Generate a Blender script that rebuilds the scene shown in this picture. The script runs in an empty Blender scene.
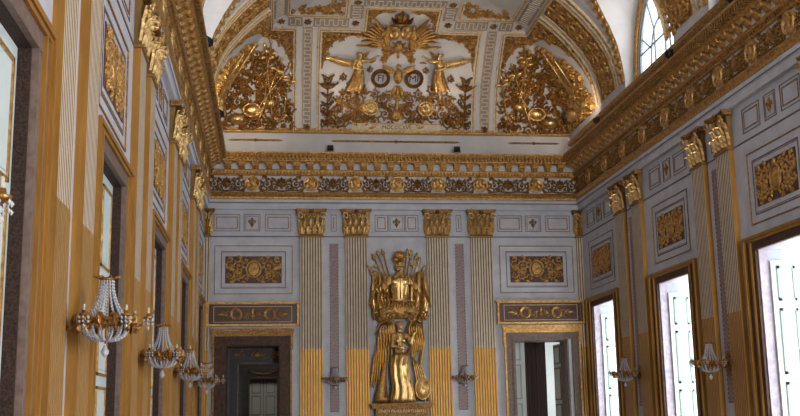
import bpy, math, random
from mathutils import Vector, Matrix
PI = math.pi
rnd = random.Random(7)
S = bpy.context.scene
C = S.collection

# ------------------------------------------------------------------ camera
EYE = 1.6
W, H0 = 10.4, 12.1          # room width, crown of the vault
LEN = 31.0                  # room length (end wall at y = 0)
cam_d = bpy.data.cameras.new('camera')
cam = bpy.data.objects.new('camera', cam_d); C.objects.link(cam); S.camera = cam
yaw, pitch, roll, fpx = 0.12144, 0.19261, -0.01826, 1065.55
fw = Vector((math.sin(yaw)*math.cos(pitch), math.cos(yaw)*math.cos(pitch), math.sin(pitch)))
r0 = Vector((math.cos(yaw), -math.sin(yaw), 0)); u0 = r0.cross(fw)
rr = r0*math.cos(roll)+u0*math.sin(roll); uu = u0*math.cos(roll)-r0*math.sin(roll)
cam.matrix_world = Matrix(((rr.x, uu.x, -fw.x, 1.8135), (rr.y, uu.y, -fw.y, -28.597), (rr.z, uu.z, -fw.z, EYE), (0, 0, 0, 1)))
cam_d.sensor_width = 36; cam_d.sensor_fit = 'HORIZONTAL'; cam_d.lens = fpx/800*36
cam_d.clip_end = 200; cam_d.clip_start = .05

# ------------------------------------------------------------------ world and light
wd = bpy.data.worlds.new('world'); S.world = wd; wd.use_nodes = True
bg = wd.node_tree.nodes['Background']; bg.inputs[0].default_value = (.86, .93, 1, 1); bg.inputs[1].default_value = 1.8
S.view_settings.view_transform = 'Standard'; S.view_settings.look = 'None'
S.view_settings.gamma = 1; S.view_settings.use_curve_mapping = False
S.view_settings.exposure = 0.25
try:
    S.cycles.use_denoising = True; S.cycles.max_bounces = 7; S.cycles.diffuse_bounces = 4; S.cycles.glossy_bounces = 3
    S.cycles.transmission_bounces = 4; S.cycles.transparent_max_bounces = 8; S.cycles.caustics_reflective = False; S.cycles.caustics_refractive = False
    S.cycles.sample_clamp_indirect = 4
except Exception: pass

AR, WW, PP = .37, 2.68, 4.96
YC = [AR+WW/2+PP*k for k in range(6)]           # bay centres (distance from the end wall)
PC = [AR+WW+(PP-WW)/2+PP*k for k in range(5)]   # pilaster pair centres

def area(name, loc, rot, sx, sy, power, col):
    l = bpy.data.lights.new(name, 'AREA'); l.shape = 'RECTANGLE'; l.size = sx; l.size_y = sy; l.energy = power; l.color = col
    o = bpy.data.objects.new(name, l); o.location = loc; o.rotation_euler = rot; C.objects.link(o); return o
DAY = (.90, .95, 1)
for k, y in enumerate(YC):                      # daylight at the tall windows of the right wall
    area('window_daylight', (W+1.45, -y, 2.6), (0, PI/2, 0), 3.9, 2.3, 175, DAY)
for k in range(1, 6):                           # daylight at the lunettes, both sides
    area('lunette_daylight', (W+.95, -YC[k], 10.3), (0, PI/2, 0), 2.0, 2.4, 45, DAY)
    area('lunette_daylight', (-.95, -YC[k], 10.3), (0, -PI/2, 0), 2.0, 2.4, 9, DAY)

area('rear_fill_light', (8.4, -LEN-.6, 3.6), (PI/2, 0, .05), 3.0, 4.8, 1150, (1, .97, .93))   # added fill light behind the camera, evens out the end and left walls

# ------------------------------------------------------------------ materials
def mat(name, col, rough=.6, metal=0., col2=None, scale=8., bump=0., bscale=40., spec=.5, detail=4., lo=.35, hi=.65, stretch=None):
    m = bpy.data.materials.new(name); m.use_nodes = True
    nt = m.node_tree; b = nt.nodes['Principled BSDF']
    b.inputs['Base Color'].default_value = (*col, 1); b.inputs['Roughness'].default_value = rough
    b.inputs['Metallic'].default_value = metal
    b.inputs['Specular IOR Level'].default_value = spec
    tc = nt.nodes.new('ShaderNodeTexCoord'); src = tc.outputs['Object']
    if stretch:
        mp = nt.nodes.new('ShaderNodeMapping'); mp.inputs['Scale'].default_value = stretch
        nt.links.new(src, mp.inputs[0]); src = mp.outputs[0]
    if col2:
        n = nt.nodes.new('ShaderNodeTexNoise'); n.inputs['Scale'].default_value = scale; n.inputs['Detail'].default_value = detail
        nt.links.new(src, n.inputs['Vector'])
        r = nt.nodes.new('ShaderNodeValToRGB'); r.color_ramp.elements[0].position = lo; r.color_ramp.elements[1].position = hi
        r.color_ramp.elements[0].color = (*col, 1); r.color_ramp.elements[1].color = (*col2, 1)
        nt.links.new(n.outputs[0], r.inputs[0]); nt.links.new(r.outputs[0], b.inputs['Base Color'])
    if bump:
        n = nt.nodes.new('ShaderNodeTexNoise'); n.inputs['Scale'].default_value = bscale; n.inputs['Detail'].default_value = 3
        nt.links.new(src, n.inputs['Vector'])
        bp = nt.nodes.new('ShaderNodeBump'); bp.inputs['Strength'].default_value = bump; bp.inputs['Distance'].default_value = .02
        nt.links.new(n.outputs[0], bp.inputs['Height']); nt.links.new(bp.outputs[0], b.inputs['Normal'])
    return m
M = dict(
 wall=mat('pale_scagliola', (.54, .55, .62), .45, 0, (.65, .66, .72), 3., .05, 12.),
 line=mat('inlay_line', (.13, .09, .11), .5),
 gold=mat('gold_leaf', (.74, .45, .155), .35, .72, (.42, .215, .06), 16., .7, 45.),
 goldh=mat('burnished_gold', (.86, .60, .27), .28, .82, (.62, .38, .13), 9., .35, 30.),
 goldd=mat('aged_gold', (.50, .29, .10), .42, .85, (.20, .10, .035), 22., .7, 60.),
 goldp=mat('gold_paint', (.49, .245, .05), .42, .4, (.37, .18, .035), 2.5, .15, 9., stretch=(6, 6, .8)),
 fluteg=mat('gilded_flute', (.60, .325, .085), .38, .6, (.46, .235, .055), 6., .2, 30., stretch=(4, 4, .7)),
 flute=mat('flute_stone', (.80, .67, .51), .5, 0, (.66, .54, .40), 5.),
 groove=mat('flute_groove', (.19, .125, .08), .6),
 goldg=mat('gilt_groove_and_bell_shade', (.30, .165, .045), .5, .3),
 red=mat('porphyry_red', (.065, .024, .014), .4, 0, (.13, .05, .032), 30., 0, 10),
 dkbrown=mat('brown_marble', (.06, .028, .018), .5, 0, (.11, .055, .038), 12., spec=.25),
 taupe=mat('taupe_marble', (.16, .11, .09), .5, 0, (.23, .165, .14), 14., spec=.3),
 granite=mat('dark_breccia', (.022, .014, .011), .6, 0, (.075, .042, .032), 55., 0, 10, .2),
 pink=mat('lilac_marble', (.50, .42, .52), .35, 0, (.66, .58, .66), 10.),
 strip=mat('mauve_marble', (.24, .155, .165), .4, 0, (.34, .23, .24), 20.),
 leaf=mat('door_paint_pale', (.66, .78, .80), .45, 0, (.72, .82, .83), 3.),
 leafw=mat('shutter_paint_white', (.88, .90, .86), .45, 0, (.84, .87, .84), 3.),
 green=mat('moulding_pale_green', (.42, .56, .52), .45),
 plaster=mat('vault_plaster', (.80, .77, .76), .7, 0, (.72, .69, .69), 2.5, .05, 20.),
 cream=mat('cream_moulding', (.88, .77, .58), .5, 0, (.72, .58, .38), 12.),
 rust=mat('rust_gold_ground', (.22, .085, .03), .6, .2, (.50, .30, .12), 9., .3, 40.),
 key=mat('key_ground', (.42, .33, .27), .6),
 keyl=mat('key_fret', (.74, .67, .56), .55),
 floor=mat('floor_marble', (.30, .19, .13), .25, 0, (.46, .33, .24), 1.6),
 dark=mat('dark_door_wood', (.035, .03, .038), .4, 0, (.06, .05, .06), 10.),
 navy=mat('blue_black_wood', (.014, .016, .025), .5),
 curtain=mat('brown_drape', (.17, .12, .11), .8),
 dash=None,
 black=mat('black_metal', (.015, .015, .018), .4, .3),
 letter=mat('letter_dark', (.10, .055, .03), .5),
 candle=mat('candle_wax', (.62, .56, .45), .5),
 bronze=mat('sconce_gilt_bronze', (.50, .27, .08), .38, .85, (.22, .11, .04), 30., .4, 60.),
 grey=mat('window_bar', (.30, .34, .36), .5),
)
def dashes():
    m = mat('dashed_inlay', (.13, .09, .11)); nt = m.node_tree; b = nt.nodes['Principled BSDF']
    tc = nt.nodes.new('ShaderNodeTexCoord'); sp = nt.nodes.new('ShaderNodeSeparateXYZ'); nt.links.new(tc.outputs['Object'], sp.inputs[0])
    mu = nt.nodes.new('ShaderNodeMath'); mu.operation = 'MULTIPLY'; mu.inputs[1].default_value = 11.7; nt.links.new(sp.outputs[2], mu.inputs[0])
    fr = nt.nodes.new('ShaderNodeMath'); fr.operation = 'FRACT'; nt.links.new(mu.outputs[0], fr.inputs[0])
    gt = nt.nodes.new('ShaderNodeMath'); gt.operation = 'GREATER_THAN'; gt.inputs[1].default_value = .42; nt.links.new(fr.outputs[0], gt.inputs[0])
    mx = nt.nodes.new('ShaderNodeMix'); mx.data_type = 'RGBA'; nt.links.new(gt.outputs[0], mx.inputs[0])
    mx.inputs[6].default_value = (.5, .47, .52, 1); mx.inputs[7].default_value = (.09, .055, .07, 1); nt.links.new(mx.outputs[2], b.inputs['Base Color'])
    return m
M['dash'] = dashes()
def crystal():
    m = bpy.data.materials.new('crystal_glass'); m.use_nodes = True; nt = m.node_tree
    b = nt.nodes['Principled BSDF']; b.inputs['Base Color'].default_value = (.78, .81, .87, 1); b.inputs['Roughness'].default_value = .08
    b.inputs['Transmission Weight'].default_value = .25; b.inputs['IOR'].default_value = 1.5; b.inputs['Specular IOR Level'].default_value = .9
    return m
M['crystal'] = crystal()
def glass():
    m = bpy.data.materials.new('window_glass'); m.use_nodes = True; nt = m.node_tree
    for n in list(nt.nodes):
        if n.type != 'OUTPUT_MATERIAL': nt.nodes.remove(n)
    out = nt.nodes[0]; t = nt.nodes.new('ShaderNodeBsdfTransparent'); g = nt.nodes.new('ShaderNodeBsdfGlossy'); g.inputs['Roughness'].default_value = .03
    mx = nt.nodes.new('ShaderNodeMixShader'); mx.inputs[0].default_value = .08
    nt.links.new(t.outputs[0], mx.inputs[1]); nt.links.new(g.outputs[0], mx.inputs[2]); nt.links.new(mx.outputs[0], out.inputs[0])
    return m
M['glass'] = glass()

# ------------------------------------------------------------------ mesh helpers
class MB:
    """collects geometry, then links it as one mesh object"""
    def __init__(s, fn=None, flip=False): s.v = []; s.f = []; s.mi = []; s.fn = fn; s.flip = flip; s.cur = 0
    def add(s, vs, fs, mi=None):
        b = len(s.v); fn = s.fn
        s.v += [fn(*v) for v in vs] if fn else [tuple(v) for v in vs]
        mi = s.cur if mi is None else mi
        for f in fs:
            f = [b+i for i in f]
            s.f.append(f[::-1] if s.flip else f); s.mi.append(mi)
        return s
    def box(s, x0, x1, y0, y1, z0, z1, mi=None):
        return s.add([(x0,y0,z0),(x1,y0,z0),(x1,y1,z0),(x0,y1,z0),(x0,y0,z1),(x1,y0,z1),(x1,y1,z1),(x0,y1,z1)],
              [(3,2,1,0),(4,5,6,7),(0,1,5,4),(1,2,6,5),(2,3,7,6),(3,0,4,7)], mi)
    def loft(s, rings, cap=True, closed=True, mi=None):
        n = len(rings[0]); vs = [p for r in rings for p in r]; fs = []
        for i in range(len(rings)-1):
            for j in range(n if closed else n-1):
                a = i*n+j; b = i*n+(j+1) % n; fs.append((a, b, b+n, a+n))
        if cap and closed: fs += [tuple(range(n))[::-1], tuple(range((len(rings)-1)*n, len(rings)*n))]
        return s.add(vs, fs, mi)
    def tube(s, pts, r, n=6, mi=None):
        pts = [Vector(p) for p in pts]; rings = []
        for i, p in enumerate(pts):
            t = (pts[min(i+1, len(pts)-1)]-pts[max(i-1, 0)])
            if t.length < 1e-9: t = Vector((0, 0, 1))
            t.normalize(); a = Vector((0, 0, 1)) if abs(t.z) < .9 else Vector((1, 0, 0))
            x = t.cross(a).normalized(); y = t.cross(x)
            rad = r[i] if isinstance(r, (list, tuple)) else r
            rings.append([tuple(p+(x*math.cos(2*PI*k/n)+y*math.sin(2*PI*k/n))*rad) for k in range(n)])
        return s.loft(rings, mi=mi)
    def lathe(s, prof, n=12, cx=0, cy=0, cz=0, mi=None):
        return s.loft([[(cx+r*math.cos(2*PI*k/n), cy+r*math.sin(2*PI*k/n), cz+z) for k in range(n)] for r, z in prof], mi=mi)
    def ell(s, c, r, rot=None, n=10, m=7, mi=None):
        c = Vector(c); R = Matrix.Rotation(rot[0], 3, rot[1]) if rot else Matrix.Identity(3)
        rings = []
        for i in range(m):
            a = -PI/2+PI*(i+.0)/(m-1) if 0 < i < m-1 else (-PI/2*.985 if i == 0 else PI/2*.985)
            rings.append([tuple(c+R @ Vector((r[0]*math.cos(a)*math.cos(2*PI*k/n), r[1]*math.cos(a)*math.sin(2*PI*k/n), r[2]*math.sin(a)))) for k in range(n)])
        return s.loft(rings, mi=mi)
    def build(s, name, mats, parent=None, smooth=False, kind=None, label=None):
        me = bpy.data.meshes.new(name); me.from_pydata(s.v, [], s.f)
        if not isinstance(mats, (list, tuple)): mats = [mats]
        for m in mats: me.materials.append(M[m])
        me.polygons.foreach_set('material_index', s.mi)
        if smooth: me.polygons.foreach_set('use_smooth', [True]*len(s.f))
        me.update()
        o = bpy.data.objects.new(name, me); C.objects.link(o)
        if parent: o.parent = parent
        if kind: o['kind'] = kind
        if label: o['label'] = label
        return o

class Rel(MB):
    """relief ornament in a plane: u right, v up, h outwards"""
    def __init__(s, fn=None, flip=False, q=1.0):
        MB.__init__(s, None, flip); s.map = fn or (lambda u, v, h: (u, -h, v)); s.q = q
    def radd(s, vs, fs, mi=None): return s.add([s.map(*v) for v in vs], fs, mi)
    def stroke(s, pts, w, h, h0=0., mi=None, flat=False, closed=False):
        n = len(pts); vs = []; fs = []
        for i, (x, y) in enumerate(pts):
            a = pts[(i-1) % n] if closed else pts[max(i-1, 0)]; b = pts[(i+1) % n] if closed else pts[min(i+1, n-1)]
            tx, ty = b[0]-a[0], b[1]-a[1]; L = math.hypot(tx, ty) or 1; nx, ny = -ty/L, tx/L
            if flat and 0 < i < n-1:     # mitre
                t1 = (x-a[0], y-a[1]); l1 = math.hypot(*t1) or 1; t2 = (b[0]-x, b[1]-y); l2 = math.hypot(*t2) or 1
                n1 = (-t1[1]/l1, t1[0]/l1); n2 = (-t2[1]/l2, t2[0]/l2); k = 1+n1[0]*n2[0]+n1[1]*n2[1]
                if k > .2: nx, ny = (n1[0]+n2[0])/k, (n1[1]+n2[1])/k
            ww = w[i] if isinstance(w, list) else w
            sec = [(-1, 0), (-1, 1), (1, 1), (1, 0)] if flat else [(-1, 0), (-.62, .75), (0, 1), (.62, .75), (1, 0)]
            hh = h*(1 if flat else min(1, .35+ww/(max(w) if isinstance(w, list) else w)*.65))
            for o, g in sec: vs.append((x+nx*ww*o, y+ny*ww*o, h0+hh*g))
        c = 4 if flat else 5
        for i in range(n if closed else n-1):
            for j in range(c-1):
                a = i*c+j; b = ((i+1) % n)*c+j; fs.append((a, a+1, b+1, b))
        if not closed: fs += [tuple(range(c)), tuple(range((n-1)*c, n*c))[::-1]]
        return s.radd(vs, fs, mi)
    def spiral(s, cx, cy, r, turns=1.4, d=1, a0=0., w=.03, h=.04, h0=0., leaves=True, mi=None):
        n = int(14*turns*s.q)+4; pts = []; ws = []
        for i in range(n):
            t = i/(n-1); a = a0+d*turns*2*PI*t; q = r*(1-.86*t**.8)
            pts.append((cx+q*math.cos(a), cy+q*math.sin(a))); ws.append(w*(1-.45*t))
        s.stroke(pts, ws, h, h0, mi)
        s.dome(cx, cy, r*.20, h*1.3, h0, mi=mi)
        if leaves:
            for i in range(0, int(n*.55), 2):
                (x, y) = pts[i]; a = a0+d*turns*2*PI*i/(n-1)
                s.leaf(x, y, a+d*.7, r*.55, r*.2, h*.8, h0, mi=mi)
                if i % 4 == 0: s.leaf(x, y, a+PI+d*.9, r*.36, r*.13, h*.8, h0, mi=mi)
        return s
    def leaf(s, x, y, ang, L, w, h, h0=0., bend=.5, mi=None, n=7):
        vs = []; fs = []; ca = ang; px, py = x, y; st = L/(n-1)
        for i in range(n):
            t = i/(n-1); a = ang+bend*t; nx, ny = -math.sin(a), math.cos(a)
            ww = w*(math.sin(PI*min(1, t*.93+.05))**.75)*(1+.28*math.cos(t*PI*5)); hh = h0+h*(.35+.9*math.sin(PI*min(t*.8+.12, 1)))
            vs += [(px+nx*ww, py+ny*ww, h0+h*.1), (px+nx*ww*.5, py+ny*ww*.5, hh), (px, py, hh*.8+h0*.2), (px-nx*ww*.5, py-ny*ww*.5, hh), (px-nx*ww, py-ny*ww, h0+h*.1)]
            px += math.cos(a)*st; py += math.sin(a)*st
        for i in range(n-1):
            for j in range(4): a = i*5+j; fs.append((a, a+1, a+6, a+5))
        return s.radd(vs, fs, mi)
    def dome(s, x, y, r, h, h0=0., n=10, sy=1., mi=None, ring=False):
        vs = []; prof = [(1, 0), (.92, .5), (.65, .85), (.3, 1)]
        if ring: prof = [(1, 0), (.95, .9), (.86, 1), (.78, .45), (.5, .42), (.02, .42)]
        for r_, z in prof:
            for k in range(n): vs.append((x+r*r_*math.cos(2*PI*k/n), y+r*sy*r_*math.sin(2*PI*k/n), h0+h*z))
        fs = [(i*n+j, i*n+(j+1) % n, (i+1)*n+(j+1) % n, (i+1)*n+j) for i in range(len(prof)-1) for j in range(n)]
        fs.append(tuple(range((len(prof)-1)*n, len(prof)*n)))
        return s.radd(vs, fs, mi)
    def ringr(s, x, y, r, w, h, h0=0., n=20, sy=1., mi=None):
        return s.stroke([(x+r*math.cos(2*PI*k/n), y+r*sy*math.sin(2*PI*k/n)) for k in range(n)], w, h, h0, mi, closed=True)
    def rosette(s, x, y, r, h, h0=0., n=6, mi=None):
        for k in range(n): s.leaf(x, y, 2*PI*k/n+.3, r, r*.3, h*.8, h0, 0, mi, 5)
        return s.dome(x, y, r*.3, h*1.2, h0, 8, mi=mi)
    def palmette(s, x, y, r, h, h0=0., n=7, spread=2.2, ang=PI/2, mi=None):
        for k in range(n):
            t = k/(n-1)-.5; s.leaf(x, y, ang+t*spread, r*(1-.35*abs(t)*2), r*.13, h, h0, t*.9, mi, 6)
        return s.dome(x, y, r*.16, h, h0, 8, mi=mi)
    def fleur(s, x, y, r, h, mi=None):
        s.leaf(x, y-.1*r, PI/2, r*1.15, r*.28, h, 0, 0, mi)
        for d in (-1, 1):
            s.spiral(x+d*.45*r, y+.2*r, .33*r, .9, -d, PI/2+d*PI/2*.2, .1*r, h, leaves=False, mi=mi)
            s.leaf(x, y-.05*r, -PI/2+d*.8, r*.6, r*.13, h, 0, -d*.8, mi)
        s.stroke([(x-.4*r, y-.12*r), (x+.4*r, y-.12*r)], .07*r, h*1.1, 0, mi)
        return s.leaf(x, y-.1*r, -PI/2, r*.85, r*.16, h, 0, 0, mi)

def empty(name, loc=(0,0,0), rz=0., label=None, cat=None, group=None, kind=None):
    o = bpy.data.objects.new(name, None); C.objects.link(o); o.location = loc; o.rotation_euler = (0, 0, rz)
    o.empty_display_size = .1
    return tag(o, label, cat, group, kind)
def tag(o, label=None, cat=None, group=None, kind=None):
    for k, v in (('label', label), ('category', cat), ('group', group), ('kind', kind)):
        if v: o[k] = v
    return o
def copy_tree(o, parent=None):
    c = o.copy(); C.objects.link(c)
    if parent: c.parent = parent
    for ch in list(o.children): copy_tree(ch, c)
    return c
used = set()
def put(proto, side, s, z, label, group=None):
    """first use moves the prototype itself, later uses copy it; side: 'E' end, 'L' left, 'R' right"""
    o = proto if id(proto) not in used else copy_tree(proto)
    used.add(id(proto))
    o.location, rz = {'E': ((s, 0, z), 0), 'R': ((W, -s, z), -PI/2), 'L': ((0, -s, z), PI/2)}[side]
    o.rotation_euler = (0, 0, rz); o['label'] = label
    if group: o['group'] = group
    elif 'group' in o: del o['group']
    return o
# frame of each wall: x = distance along the wall from the end wall (or left corner), y = into the wall
def frm(side):
    return {'E': lambda x, y, z: (x, y, z), 'R': lambda x, y, z: (W+y, -x, z), 'L': lambda x, y, z: (-y, -x, z), 'B': lambda x, y, z: (x, -LEN-y, z)}[side]
def wmb(side): return MB(frm(side), side in 'LB')
ORD = ['first window from the end', 'second window from the end', 'third window from the end', 'fourth window from the end', 'fifth window from the end', 'sixth window']
ORDD = [s_.replace('window', 'door') for s_ in ORD]

# ------------------------------------------------------------------ walls
ZO = 4.40                                            # clear height of the side openings
OP = .43                                             # half frame allowance
def holes(side):
    if side == 'E': return [(.61, 2.02, 0, 3.5), (8.36, 9.80, 0, 3.56)]
    return [(y-WW/2+OP, y+WW/2-OP, 0, ZO) for y in YC]
def wall(name, side, L, H, hs, th):
    xs = sorted({0, L, *[h[0] for h in hs], *[h[1] for h in hs]}); zs = sorted({0, H, *[h[3] for h in hs], *[h[2] for h in hs]})
    mb = wmb(side)
    for i in range(len(xs)-1):
        for j in range(len(zs)-1):
            cx = (xs[i]+xs[i+1])/2; cz = (zs[j]+zs[j+1])/2
            if any(h[0] < cx < h[1] and h[2] <= cz < h[3] for h in hs): continue
            mb.add([(xs[i], 0, zs[j]), (xs[i+1], 0, zs[j]), (xs[i+1], 0, zs[j+1]), (xs[i], 0, zs[j+1])], [(0, 1, 2, 3)])
            mb.add([(xs[i], th, zs[j]), (xs[i+1], th, zs[j]), (xs[i+1], th, zs[j+1]), (xs[i], th, zs[j+1])], [(3, 2, 1, 0)])
    for h in hs:
        for (a, b, c, d) in ((h[0], h[0], h[2], h[3]), (h[1], h[1], h[2], h[3])):
            mb.add([(a, 0, c), (a, th, c), (a, th, d), (a, 0, d)], [(0, 1, 2, 3)])
        mb.add([(h[0], 0, h[3]), (h[1], 0, h[3]), (h[1], th, h[3]), (h[0], th, h[3])], [(0, 1, 2, 3)])
    mb.add([(0, 0, H), (L, 0, H), (L, th, H), (0, th, H)], [(0, 1, 2, 3)])
    return mb.build(name, 'wall', kind='structure')
wall('wall_end', 'E', W, 9.3, holes('E'), .5)
wall('wall_left', 'L', LEN, 9.1, holes('L'), .45)
wall('wall_right', 'R', LEN, 9.1, holes('R'), .45)
wall('wall_rear', 'B', W, H0+.1, [(6.9, 9.9, 1.0, 6.2)], .3)  # opening added in the unseen rear wall to let the fill light in
f = MB(); f.box(-1.5, W+2.2, -LEN-.3, 12, -.2, 0); f.build('floor', 'floor', kind='structure')

# ------------------------------------------------------------------ vault
PD = [.27, .29, .34, .46, .7, 1.05, 1.45, 1.85, 2.3, 2.9, 3.6, 5.2]
PZ = [9.3, 9.5, 9.8, 10.2, 10.62, 11.05, 11.45, 11.76, 11.95, 12.05, 12.1, 12.1]
PS = [0.]
for i in range(1, len(PD)): PS.append(PS[-1]+math.hypot(PD[i]-PD[i-1], PZ[i]-PZ[i-1]))
def interp(x, X, Y):
    if x <= X[0]: return Y[0]
    for i in range(1, len(X)):
        if x <= X[i]:
            t = (x-X[i-1])/(X[i]-X[i-1] or 1); return Y[i-1]+t*(Y[i]-Y[i-1])
    return Y[-1]
def dz(m): return interp(m, PS, PD), interp(m, PS, PZ)
def VS(side):
    """maps (s along the wall, m up the vault, h out of it) to the room"""
    def g(s, m, h):
        d, z = dz(m); d1, z1 = dz(max(m-.12, 0)); d2, z2 = dz(min(m+.12, PS[-1])); tx, tz = d2-d1, z2-z1; l = math.hypot(tx, tz) or 1
        d += h*tz/l; z -= h*tx/l
        return {'E': (s, -d, z), 'L': (d, -s, z), 'R': (W-d, -s, z)}[side]
    return g
LA, LB, LZ = 1.56, 2.2, 9.3          # lunette half width, rise, springing
MS = [0, .1, .2, .35, .51, .7, .92, 1.15, 1.41, 1.7, 1.96, 2.25, 2.53, 2.8, 3.03, 3.28, 3.52, 3.8, 4.13, 4.83, 6.43]
vm = MB()
def vp(side, s, m): return VS(side)(s, m, 0)
def vgrid(side, fn, mlist, n):
    vs = [fn(t/n, m) for m in mlist for t in range(n+1)]; k = n+1
    vm.add(vs, [(i*k+j, i*k+j+1, (i+1)*k+j+1, (i+1)*k+j) for i in range(len(mlist)-1) for j in range(n)])
vgrid('E', lambda t, m: vp('E', dz(m)[0]+(W-2*dz(m)[0])*t, m), MS, 20)
for sd in 'LR':
    vgrid(sd, lambda t, m: vp(sd, dz(m)[0]+(5.11-dz(m)[0])*t, m), MS, 6)
    for k in range(1, 6):
        yc = YC[k]; n = 24
        rows = []
        for i in range(n+1):
            y = yc-LA*math.cos(PI*i/n); za = LZ+LB*math.sqrt(max(0, 1-((y-yc)/LA)**2)); m0 = interp(za, PZ[:-2], PS[:-2])
            rows.append((y, za, m0))
        nn = 10; vs = [vp(sd, y, m0+(PS[-1]-m0)*(j/nn)**1.3) for (y, za, m0) in rows for j in range(nn+1)]
        vm.add(vs, [(i*(nn+1)+j, i*(nn+1)+j+1, (i+1)*(nn+1)+j+1, (i+1)*(nn+1)+j) for i in range(n) for j in range(nn)])
        X = lambda d: d if sd == 'L' else W-d      # underside of the lunette
        vs = []
        for (y, za, m0) in rows: vs += [(X(dz(m0)[0]), -y, za), (X(0), -y, za)]
        vm.add(vs, [(2*i, 2*i+1, 2*i+3, 2*i+2) for i in range(n)])
        vs = []                                     # tympanum ring round the window, and its reveal
        for i in range(-1, n+2):
            a = PI*min(max(i, 0), n)/n; ca, sa = -math.cos(a), math.sin(a); q = i < 0 or i > n
            vs += [(X(0), -(yc+LA*ca), 9.1 if q else LZ+LB*sa), (X(0), -(yc+1.36*ca), 9.1 if q else 9.25+1.98*sa), (X(-.09), -(yc+1.34*ca), 9.1 if q else 9.25+1.96*sa)]
        vm.add(vs, [(3*i+j, 3*i+j+1, 3*i+j+4, 3*i+j+3) for i in range(n+2) for j in range(2)])
        for y in (yc-LA, yc+LA): vm.add([(X(0), -y, 9.1), (X(.27), -y, 9.1), (X(.27), -y, 9.3), (X(0), -y, 9.3)], [(0, 1, 2, 3)])
        a, b = yc+LA, (YC[k+1]-LA if k < 5 else LEN)
        for y0, y1 in ((a, b),)+(((.2, 5.11),) if k == 1 else ()): vm.add([(X(.27), -y0, 9.1), (X(.27), -y1, 9.1), (X(.27), -y1, 9.3), (X(.27), -y0, 9.3)], [(0, 1, 2, 3)])
        if b > a: vgrid(sd, lambda t, m: vp(sd, a+(b-a)*t, m), MS, 3)
vm.build('ceiling', 'plaster', kind='structure', smooth=False)

# ------------------------------------------------------------------ cornice
def run(name, prof, mats='gold', fn_len=26.0):
    """profile (d, z) swept along left wall, end wall and right wall as one mitred moulding"""
    mb = MB(); n = len(prof)
    rings = [[(d, -fn_len, z) for d, z in prof], [(d, -d, z) for d, z in prof], [(W-d, -d, z) for d, z in prof], [(W-d, -fn_len, z) for d, z in prof]]
    vs = [p for r in rings for p in r]; fs = []; mi = []
    for i in range(3):
        for j in range(n-1): mb.add([rings[i][j], rings[i+1][j], rings[i+1][j+1], rings[i][j+1]], [(0, 1, 2, 3)])
    return mb.build(name, mats, kind='structure')
run('trim_1', [(0, 7.15), (.10, 7.15), (.10, 7.30), (.13, 7.31), (.13, 7.40), (.14, 7.42), (0, 7.42)], 'wall')
run('trim_2', [(.12, 7.42), (.15, 7.43), (.15, 7.48), (.20, 7.53), (.17, 7.60), (.1, 7.63)], 'gold')
run('trim_3', [(.10, 7.57), (.10, 8.08)], 'plaster')
c1 = run('trim_4', [(.10, 8.07), (.16, 8.08), (.19, 8.13), (.22, 8.21), (.24, 8.225)], 'gold')
run('trim_12', [(.24, 8.225), (.24, 8.38), (.42, 8.385)], 'plaster')
run('trim_13', [(.42, 8.37), (.49, 8.40), (.49, 8.50), (.53, 8.52), (.58, 8.61), (.58, 8.64), (.19, 8.66)], 'gold')
for nm, prof_, m_ in (('trim_5', [(.19, 8.63), (.19, 9.25), (.24, 9.26)], 'plaster'), ('trim_6', [(.19, 9.25), (.31, 9.26), (.33, 9.30), (.30, 9.33), (.32, 9.37), (.28, 9.38)], 'gold')):
    mb = MB()
    for (d0, z0), (d1, z1) in zip(prof_, prof_[1:]): mb.add([(.2, -d0, z0), (W-.2, -d0, z0), (W-.2, -d1, z1), (.2, -d1, z1)], [(0, 1, 2, 3)])
    mb.build(nm, m_, kind='structure')
for nm, prof_, m_ in (('trim_14', [(.19, 8.63), (.19, 8.97), (.24, 8.98)], 'plaster'), ('trim_15', [(.19, 8.97), (.30, 8.98), (.33, 9.02), (.30, 9.06), (.32, 9.10), (0, 9.115)], 'gold')):
    for sd in 'LR':
        mb = wmb(sd)
        for (d0, z0), (d1, z1) in zip(prof_, prof_[1:]): mb.add([(.2, -d0, z0), (26, -d0, z0), (26, -d1, z1), (.2, -d1, z1)], [(0, 1, 2, 3)])
        mb.build(nm, m_, kind='structure')
run('trim_7', [(.0, 6.40), (.015, 6.40), (.015, 6.425), (0, 6.425)], 'line')
run('trim_8', [(.101, 7.315), (.137, 7.315), (.137, 7.335), (.101, 7.335)], 'line')
# little teeth under the crown, and egg band above
SL = 24.5
for sd, L0, L1 in (('E', .3, W-.3), ('L', .3, SL), ('R', .3, 17.)):
    mb = wmb(sd); x = L0
    while x < L1: mb.box(x, x+.045, -.215, -.12, 8.10, 8.18); x += .09
    mb.build('trim_9', 'goldd', kind='structure')
    mb = wmb(sd); x = L0+.35
    while x < L1-.3: mb.box(x, x+.05, -.59, -.48, 8.43, 8.58); x += .105
    mb.build('trim_10', 'goldd', kind='structure')
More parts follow.
